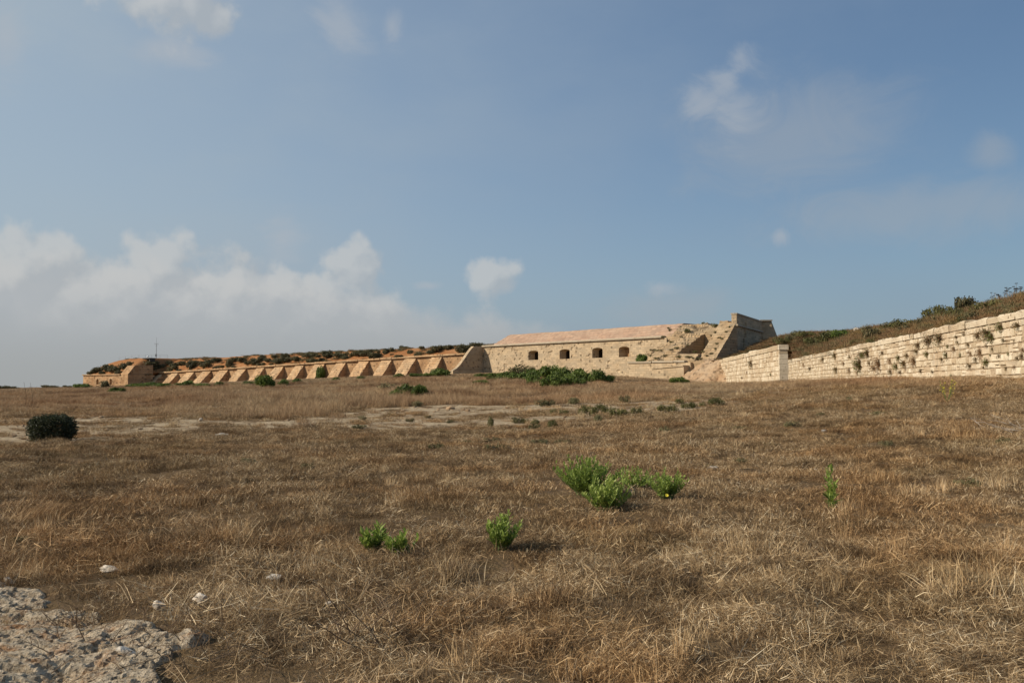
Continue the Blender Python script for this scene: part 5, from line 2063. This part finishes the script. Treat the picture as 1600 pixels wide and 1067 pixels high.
def wall_ok(x, y):
    ok = ~((x > xw(y) - .12) & (y < 141))
    ok &= ~((x > 26 + (y - 83) * .124 - .12) & (y > 82.6) & (y < 134))
    s, w = R_L(x, y)
    ok &= ~((w > -.2) & (s > -2)) & ~((w > -11.2) & (s > -28) & (s < -1.5)) & ~((s <= -28) & (w > -8) & (s > -48))
    s, w = B_L(x, y)
    ok &= ~((w > -.3) & (s > -1)) & ~((w > -9.5) & (s > 49) & (s < 66)) & ~((s > -1.2) & (s < 0.2) & (w > -8.8)) & ~((s > 64) & (w > -7))
    ok &= ~((s > 55) & (s < 62.5) & (w > -11))
    return ok


# stubble
P3, RT, SCL, IX = [], [], [], []
for (y0, y1, dens, sc0) in ((2.6, 9, 26.0, .80), (9, 18, 12.5, .88), (18, 34, 7.0, 1.05), (34, 56, 3.2, 1.35)):
    X, Y = zone(y0, y1, dens)
    rmk = rockmask(X, Y)
    led = ledgemask(X, Y)
    n1 = fbm(X * .35, Y * .35, 4, 101)
    n2 = fbm(X * .8, Y * .8, 3, 111)
    pr = 1 - np.clip(rmk * 1.7 - .05, 0, .96) * smooth(fbm(X * .5, Y * .35, 4, 141), .22, .08)
    pr = np.maximum(pr, .12)
    pr = pr * np.where(led > .35, .06, np.where(led > -.25, .28, 1)) * (1 - .6 * smooth(fbm(X * .5, Y * .5, 3, 33), .13, .26) * smooth(-X, -1, 1.5))
    for (cx_, cy_, cr_) in CLEAR:                     # nothing tall right on or just in front of plants and stones
        dy_ = (Y - cy_)
        pr = np.where((np.abs(X - cx_ * Y / cy_) < cr_ + .12) & (dy_ > -.6) & (dy_ < .12), pr * .3, pr)
    ok = (RNG.random(len(X)) < pr) & wall_ok(X, Y)
    X, Y, n1, n2, led = X[ok], Y[ok], n1[ok], n2[ok], led[ok]
    Z = H(X, Y)
    n = len(X)
    r1 = RNG.random(n)
    right = smooth(X / np.maximum(Y, 1), -.35, .15)
    idx = RNG.integers(0, 4, n)
    idx = np.where(r1 < .20 + .5 * np.clip(-n1, 0, .3) + .18 * (1 - right), 4 + RNG.integers(0, 2, n), idx)
    idx = np.where((RNG.random(n) < .10 + np.clip(n2, 0, .3) * .5), 6 + RNG.integers(0, 3, n), idx)
    idx = np.where(RNG.random(n) < .02 + .05 * right * (n2 > .12), 9, idx)
    idx = np.where(RNG.random(n) < .035, 10, idx)
    idx = np.where(RNG.random(n) < smooth(Y, 6.5, 11), idx + 11, idx)
    s = sc0 * RNG.uniform(.72, 1.25, n)
    hz_ = s * np.clip(RNG.uniform(.65, 1.35, n) * (1 + 1.1 * np.clip(n2, -.25, .4)), .55, 1.7)
    P3.append(np.c_[X, Y, Z - .012])
    a_ = RNG.uniform(0, 6.283, n)                    # lie along the slope of the ground
    gx_, gy_ = (H(X + .15, Y) - H(X - .15, Y)) / .3, (H(X, Y + .15) - H(X, Y - .15)) / .3
    lx_, ly_ = np.cos(a_) * gx_ + np.sin(a_) * gy_, -np.sin(a_) * gx_ + np.cos(a_) * gy_
    RT.append(np.c_[np.arctan(ly_) + RNG.normal(0, .05, n), -np.arctan(lx_) + RNG.normal(0, .05, n), a_])
    SCL.append(np.c_[s, s, hz_])
    IX.append(idx)
scatter('dry_grass', 'mown dry straw and stubble covering the field', np.concatenate(P3), np.concatenate(RT), np.concatenate(SCL), np.concatenate(IX), PL + PF)

# loose limestone rubble on the bare strip
RUB = [rock_mesh('rubble_stone', 1, 1, .6, 950 + k, M['rubble'], 1, .5, .4) for k in range(4)]
X, Y = zone(24, 75, 6.0, 4)
rmk = rockmask(X, Y)
ok = (RNG.random(len(X)) < rmk * np.clip(.35 + fbm(X * .6, Y * .4, 3, 151) * 2.2, 0, 1)) & wall_ok(X, Y)
X, Y = X[ok], Y[ok]
n = len(X)
s = np.exp(RNG.normal(-3.0, .55, n)) * (.8 + .005 * Y)
scatter('limestone_rubble', 'loose limestone rubble on the bare strip', np.c_[X, Y, H(X, Y) + s * .1], np.c_[np.zeros(n), np.zeros(n), RNG.uniform(0, 6.28, n)],
        np.c_[s, s * RNG.uniform(.6, 1, n), s * RNG.uniform(.5, 1, n)], RNG.integers(0, 4, n), RUB)

# tall dry meadow behind the limestone strip and far out
P3, RT, SCL, IX = [], [], [], []
for (y0, y1, dens, sc0) in ((30, 60, 1.5, .85), (60, 120, .95, 1.15), (120, 205, .34, 1.8), (205, 285, .16, 2.3)):
    X, Y = zone(y0, y1, dens, 3)
    rmk = rockmask(X, Y)
    n1 = fbm(X * .10, Y * .06, 4, 121)
    # the mown field ends along the near edge of the limestone strip
    edge = np.interp(X / Y, [-.7, -.3, 0, .15, .25, .33, .45, .62], [46, 44, 43, 52, 62, 62, 48, 38])
    far = smooth(Y, edge - 3, edge + 3)
    pr = (.05 + .95 * far) * (1 - np.clip(rmk * 1.3, 0, .97)) * np.clip(.72 + n1 * 1.6, .12, 1)
    ok = (RNG.random(len(X)) < pr) & wall_ok(X, Y)
    X, Y, n1 = X[ok], Y[ok], n1[ok]
    n = len(X)
    s = sc0 * RNG.uniform(.7, 1.25, n)
    tall = np.where(X > 12, .55, 1.0) * np.clip(.8 + n1 * 1.3, .35, 1.4) * (1 - .72 * smooth(Y, 110, 200)) * (1 - .35 * smooth(-X, 10, 60))
    P3.append(np.c_[X, Y, H(X, Y) - .03])
    RT.append(np.c_[RNG.normal(0, .05, n), RNG.normal(0, .05, n), RNG.uniform(0, 6.283, n)])
    SCL.append(np.c_[s, s, s / (sc0 ** .62) * tall * RNG.uniform(.7, 1.15, n)])
    IX.append(RNG.integers(0, 4, n))
scatter('meadow_grass', 'tall dry brown grass before the fort', np.concatenate(P3), np.concatenate(RT), np.concatenate(SCL), np.concatenate(IX), PM)

# growth on the bank
X = RNG.uniform(24, 70, 16000)
Y = RNG.uniform(40, 172, 16000)
Z = HB(X, Y)
off = X - xw(Y)
s_, w_ = B_L(X, Y)
ok = (Z > -10) & (off < 19) & ~((w_ > -7.2) & (s_ < 66.5)) & ((Y < 133.3) | (X > 32.8))
ok &= ~((Y > 140) & (X < 37.4 + (Y - 142) * .53 + .6))
X, Y, Z = X[ok], Y[ok], Z[ok]
n = len(X)
s = RNG.uniform(.7, 1.3, n) * (.8 + .006 * Y)
nn = fbm(X * .2, Y * .2, 3, 131)
idx = np.where(RNG.random(n) < .22 + np.clip(nn, 0, .4) * 1.5, 3, RNG.integers(0, 3, n))
near_cop = smooth(X - xw(Y), .5, 2.0)
# scrub on the earth of the rampart
S_, Wd_ = RNG.uniform(-27, 124, 5200), RNG.uniform(.9, 9.5, 5200)
Wd_ = np.where(S_ < -1.8, Wd_ - 10.5, Wd_)
XY = [R_W(a, b) for a, b in zip(S_, Wd_)]
XE, YE = np.array([a for a, b in XY]), np.array([b for a, b in XY])
ZE = HE(XE, YE)
pe = np.clip(-.02 + fbm(S_ * .22, Wd_ * .4, 3, 161) * 2.2 + .15 * smooth(Wd_, 3.5, 6.5), 0, .8)
ok2 = (RNG.random(len(S_)) < pe) & (ZE > 0)
XE, YE, ZE = XE[ok2], YE[ok2], ZE[ok2]
ne = len(XE)
se = RNG.uniform(.6, 1.5, ne)
scatter('earth_scrub', 'low brownish scrub over the orange earth', np.c_[XE, YE, ZE - .06], np.c_[RNG.normal(0, .1, ne), RNG.normal(0, .1, ne), RNG.uniform(0, 6.28, ne)],
        np.c_[se, se, se * RNG.uniform(.5, 1.1, ne)], np.where(RNG.random(ne) < .6, 3, RNG.integers(0, 3, ne)), PB)
scatter('bank_grass', 'russet dry growth covering the bank', np.c_[X, Y, Z - .05], np.c_[RNG.normal(0, .1, n), RNG.normal(0, .1, n), RNG.uniform(0, 6.28, n)],
        np.c_[s, s, s * RNG.uniform(.38, .95, n) * (.35 + .65 * near_cop) * np.clip(.85 + nn, .5, 1.3)], idx, PB)


# ------------------------------------------------------------------ labels that single out the repeats
ORD = ('first second third fourth fifth sixth seventh eighth ninth tenth eleventh twelfth thirteenth fourteenth fifteenth sixteenth seventeenth eighteenth nineteenth twentieth '
       'twenty-first twenty-second twenty-third twenty-fourth twenty-fifth twenty-sixth twenty-seventh twenty-eighth twenty-ninth thirtieth thirty-first thirty-second thirty-third thirty-fourth thirty-fifth thirty-sixth thirty-seventh').split()


def members(group):
    ms = [o for o in bpy.data.objects if o.get('group') == group and o.parent is None]
    return sorted(ms, key=lambda o: o.location.x / o.location.y)


def number(ms, pattern):
    for k_, o_ in enumerate(ms):
        o_['label'] = pattern % ORD[k_]


for grp, pat in (('small grey green weeds in the stubble', '%s from the left of the small grey green weeds in the stubble'),
                 ('tufts growing on the eroded bastion slope', '%s from the left of the small tufts on the eroded bastion slope'),
                 ('yellow olive tussocks along the bare limestone strip', '%s from the left of the yellow olive tussocks on the limestone strip'),
                 ('dull dark tussocks along the bare limestone strip', '%s from the left of the dull dark tussocks by the limestone strip'),
                 ('bushes on the overgrown bank', '%s from the left of the low rounded bushes on the overgrown bank'),
                 ('green shrubs massed before the gun ports of the battery', '%s from the left of the green shrubs massed before the gun ports'),
                 ('low shrubs along the foot of the rampart', '%s from the left of the low green shrubs along the buttress feet'),
                 ('shrubs on the left skyline', '%s from the left of the dark shrubs on the left skyline'),
                 ('pair of bright shrubs in the dry grass', '%s from the left of the bright shrubs in the dry grass'),
                 ('dry umbel stalks on the skyline of the bank', '%s from the left of the dark headed stalks on the bank skyline'),
                 ('pair of bare stalks on the left', '%s from the left of the bare dry stalks above the left skyline'),
                 ('dry plants rooted in the joints of the boundary wall', '%s from the left of the small plants in the smooth coped wall')):
    number(members(grp), pat)
ms = members('dry plants rooted in the joints of the retaining wall')
rows = {'just under the coping': [], 'at mid height': [], 'low near the ground': []}
for o_ in ms:
    z_ = o_.location.z
    rows['just under the coping' if z_ > 4.25 else 'at mid height' if z_ > 3.2 else 'low near the ground'].append(o_)
for k_, v_ in rows.items():
    number(v_, '%s dry plant from the left ' + k_ + ' on the retaining wall')
cells = {}
for o_ in members('dark bushes scattered over the orange earth rampart'):
    s_, w_ = R_L(o_.location.x, o_.location.y)
    if s_ < -1.8:
        cells.setdefault('dark bush on the earth mound over the gun house', []).append(o_)
        continue
    row = 'low down' if w_ < 2.2 else 'halfway up' if w_ < 4.6 else 'on the crest'
    k_ = min(14, max(0, int(round((s_ + 2) / (113.3 / 14)))))
    cells.setdefault('dark bush %s above the %s buttress from the left' % (row, ORD[k_]), []).append(o_)
for k_, v_ in cells.items():
    if len(v_) == 1:
        v_[0]['label'] = k_
    elif len(v_) == 2:
        v_[0]['label'], v_[1]['label'] = k_ + ', left one', k_ + ', right one'
    else:
        for n_, o_ in enumerate(v_):
            o_['label'] = k_ + ', %s one' % ORD[n_]
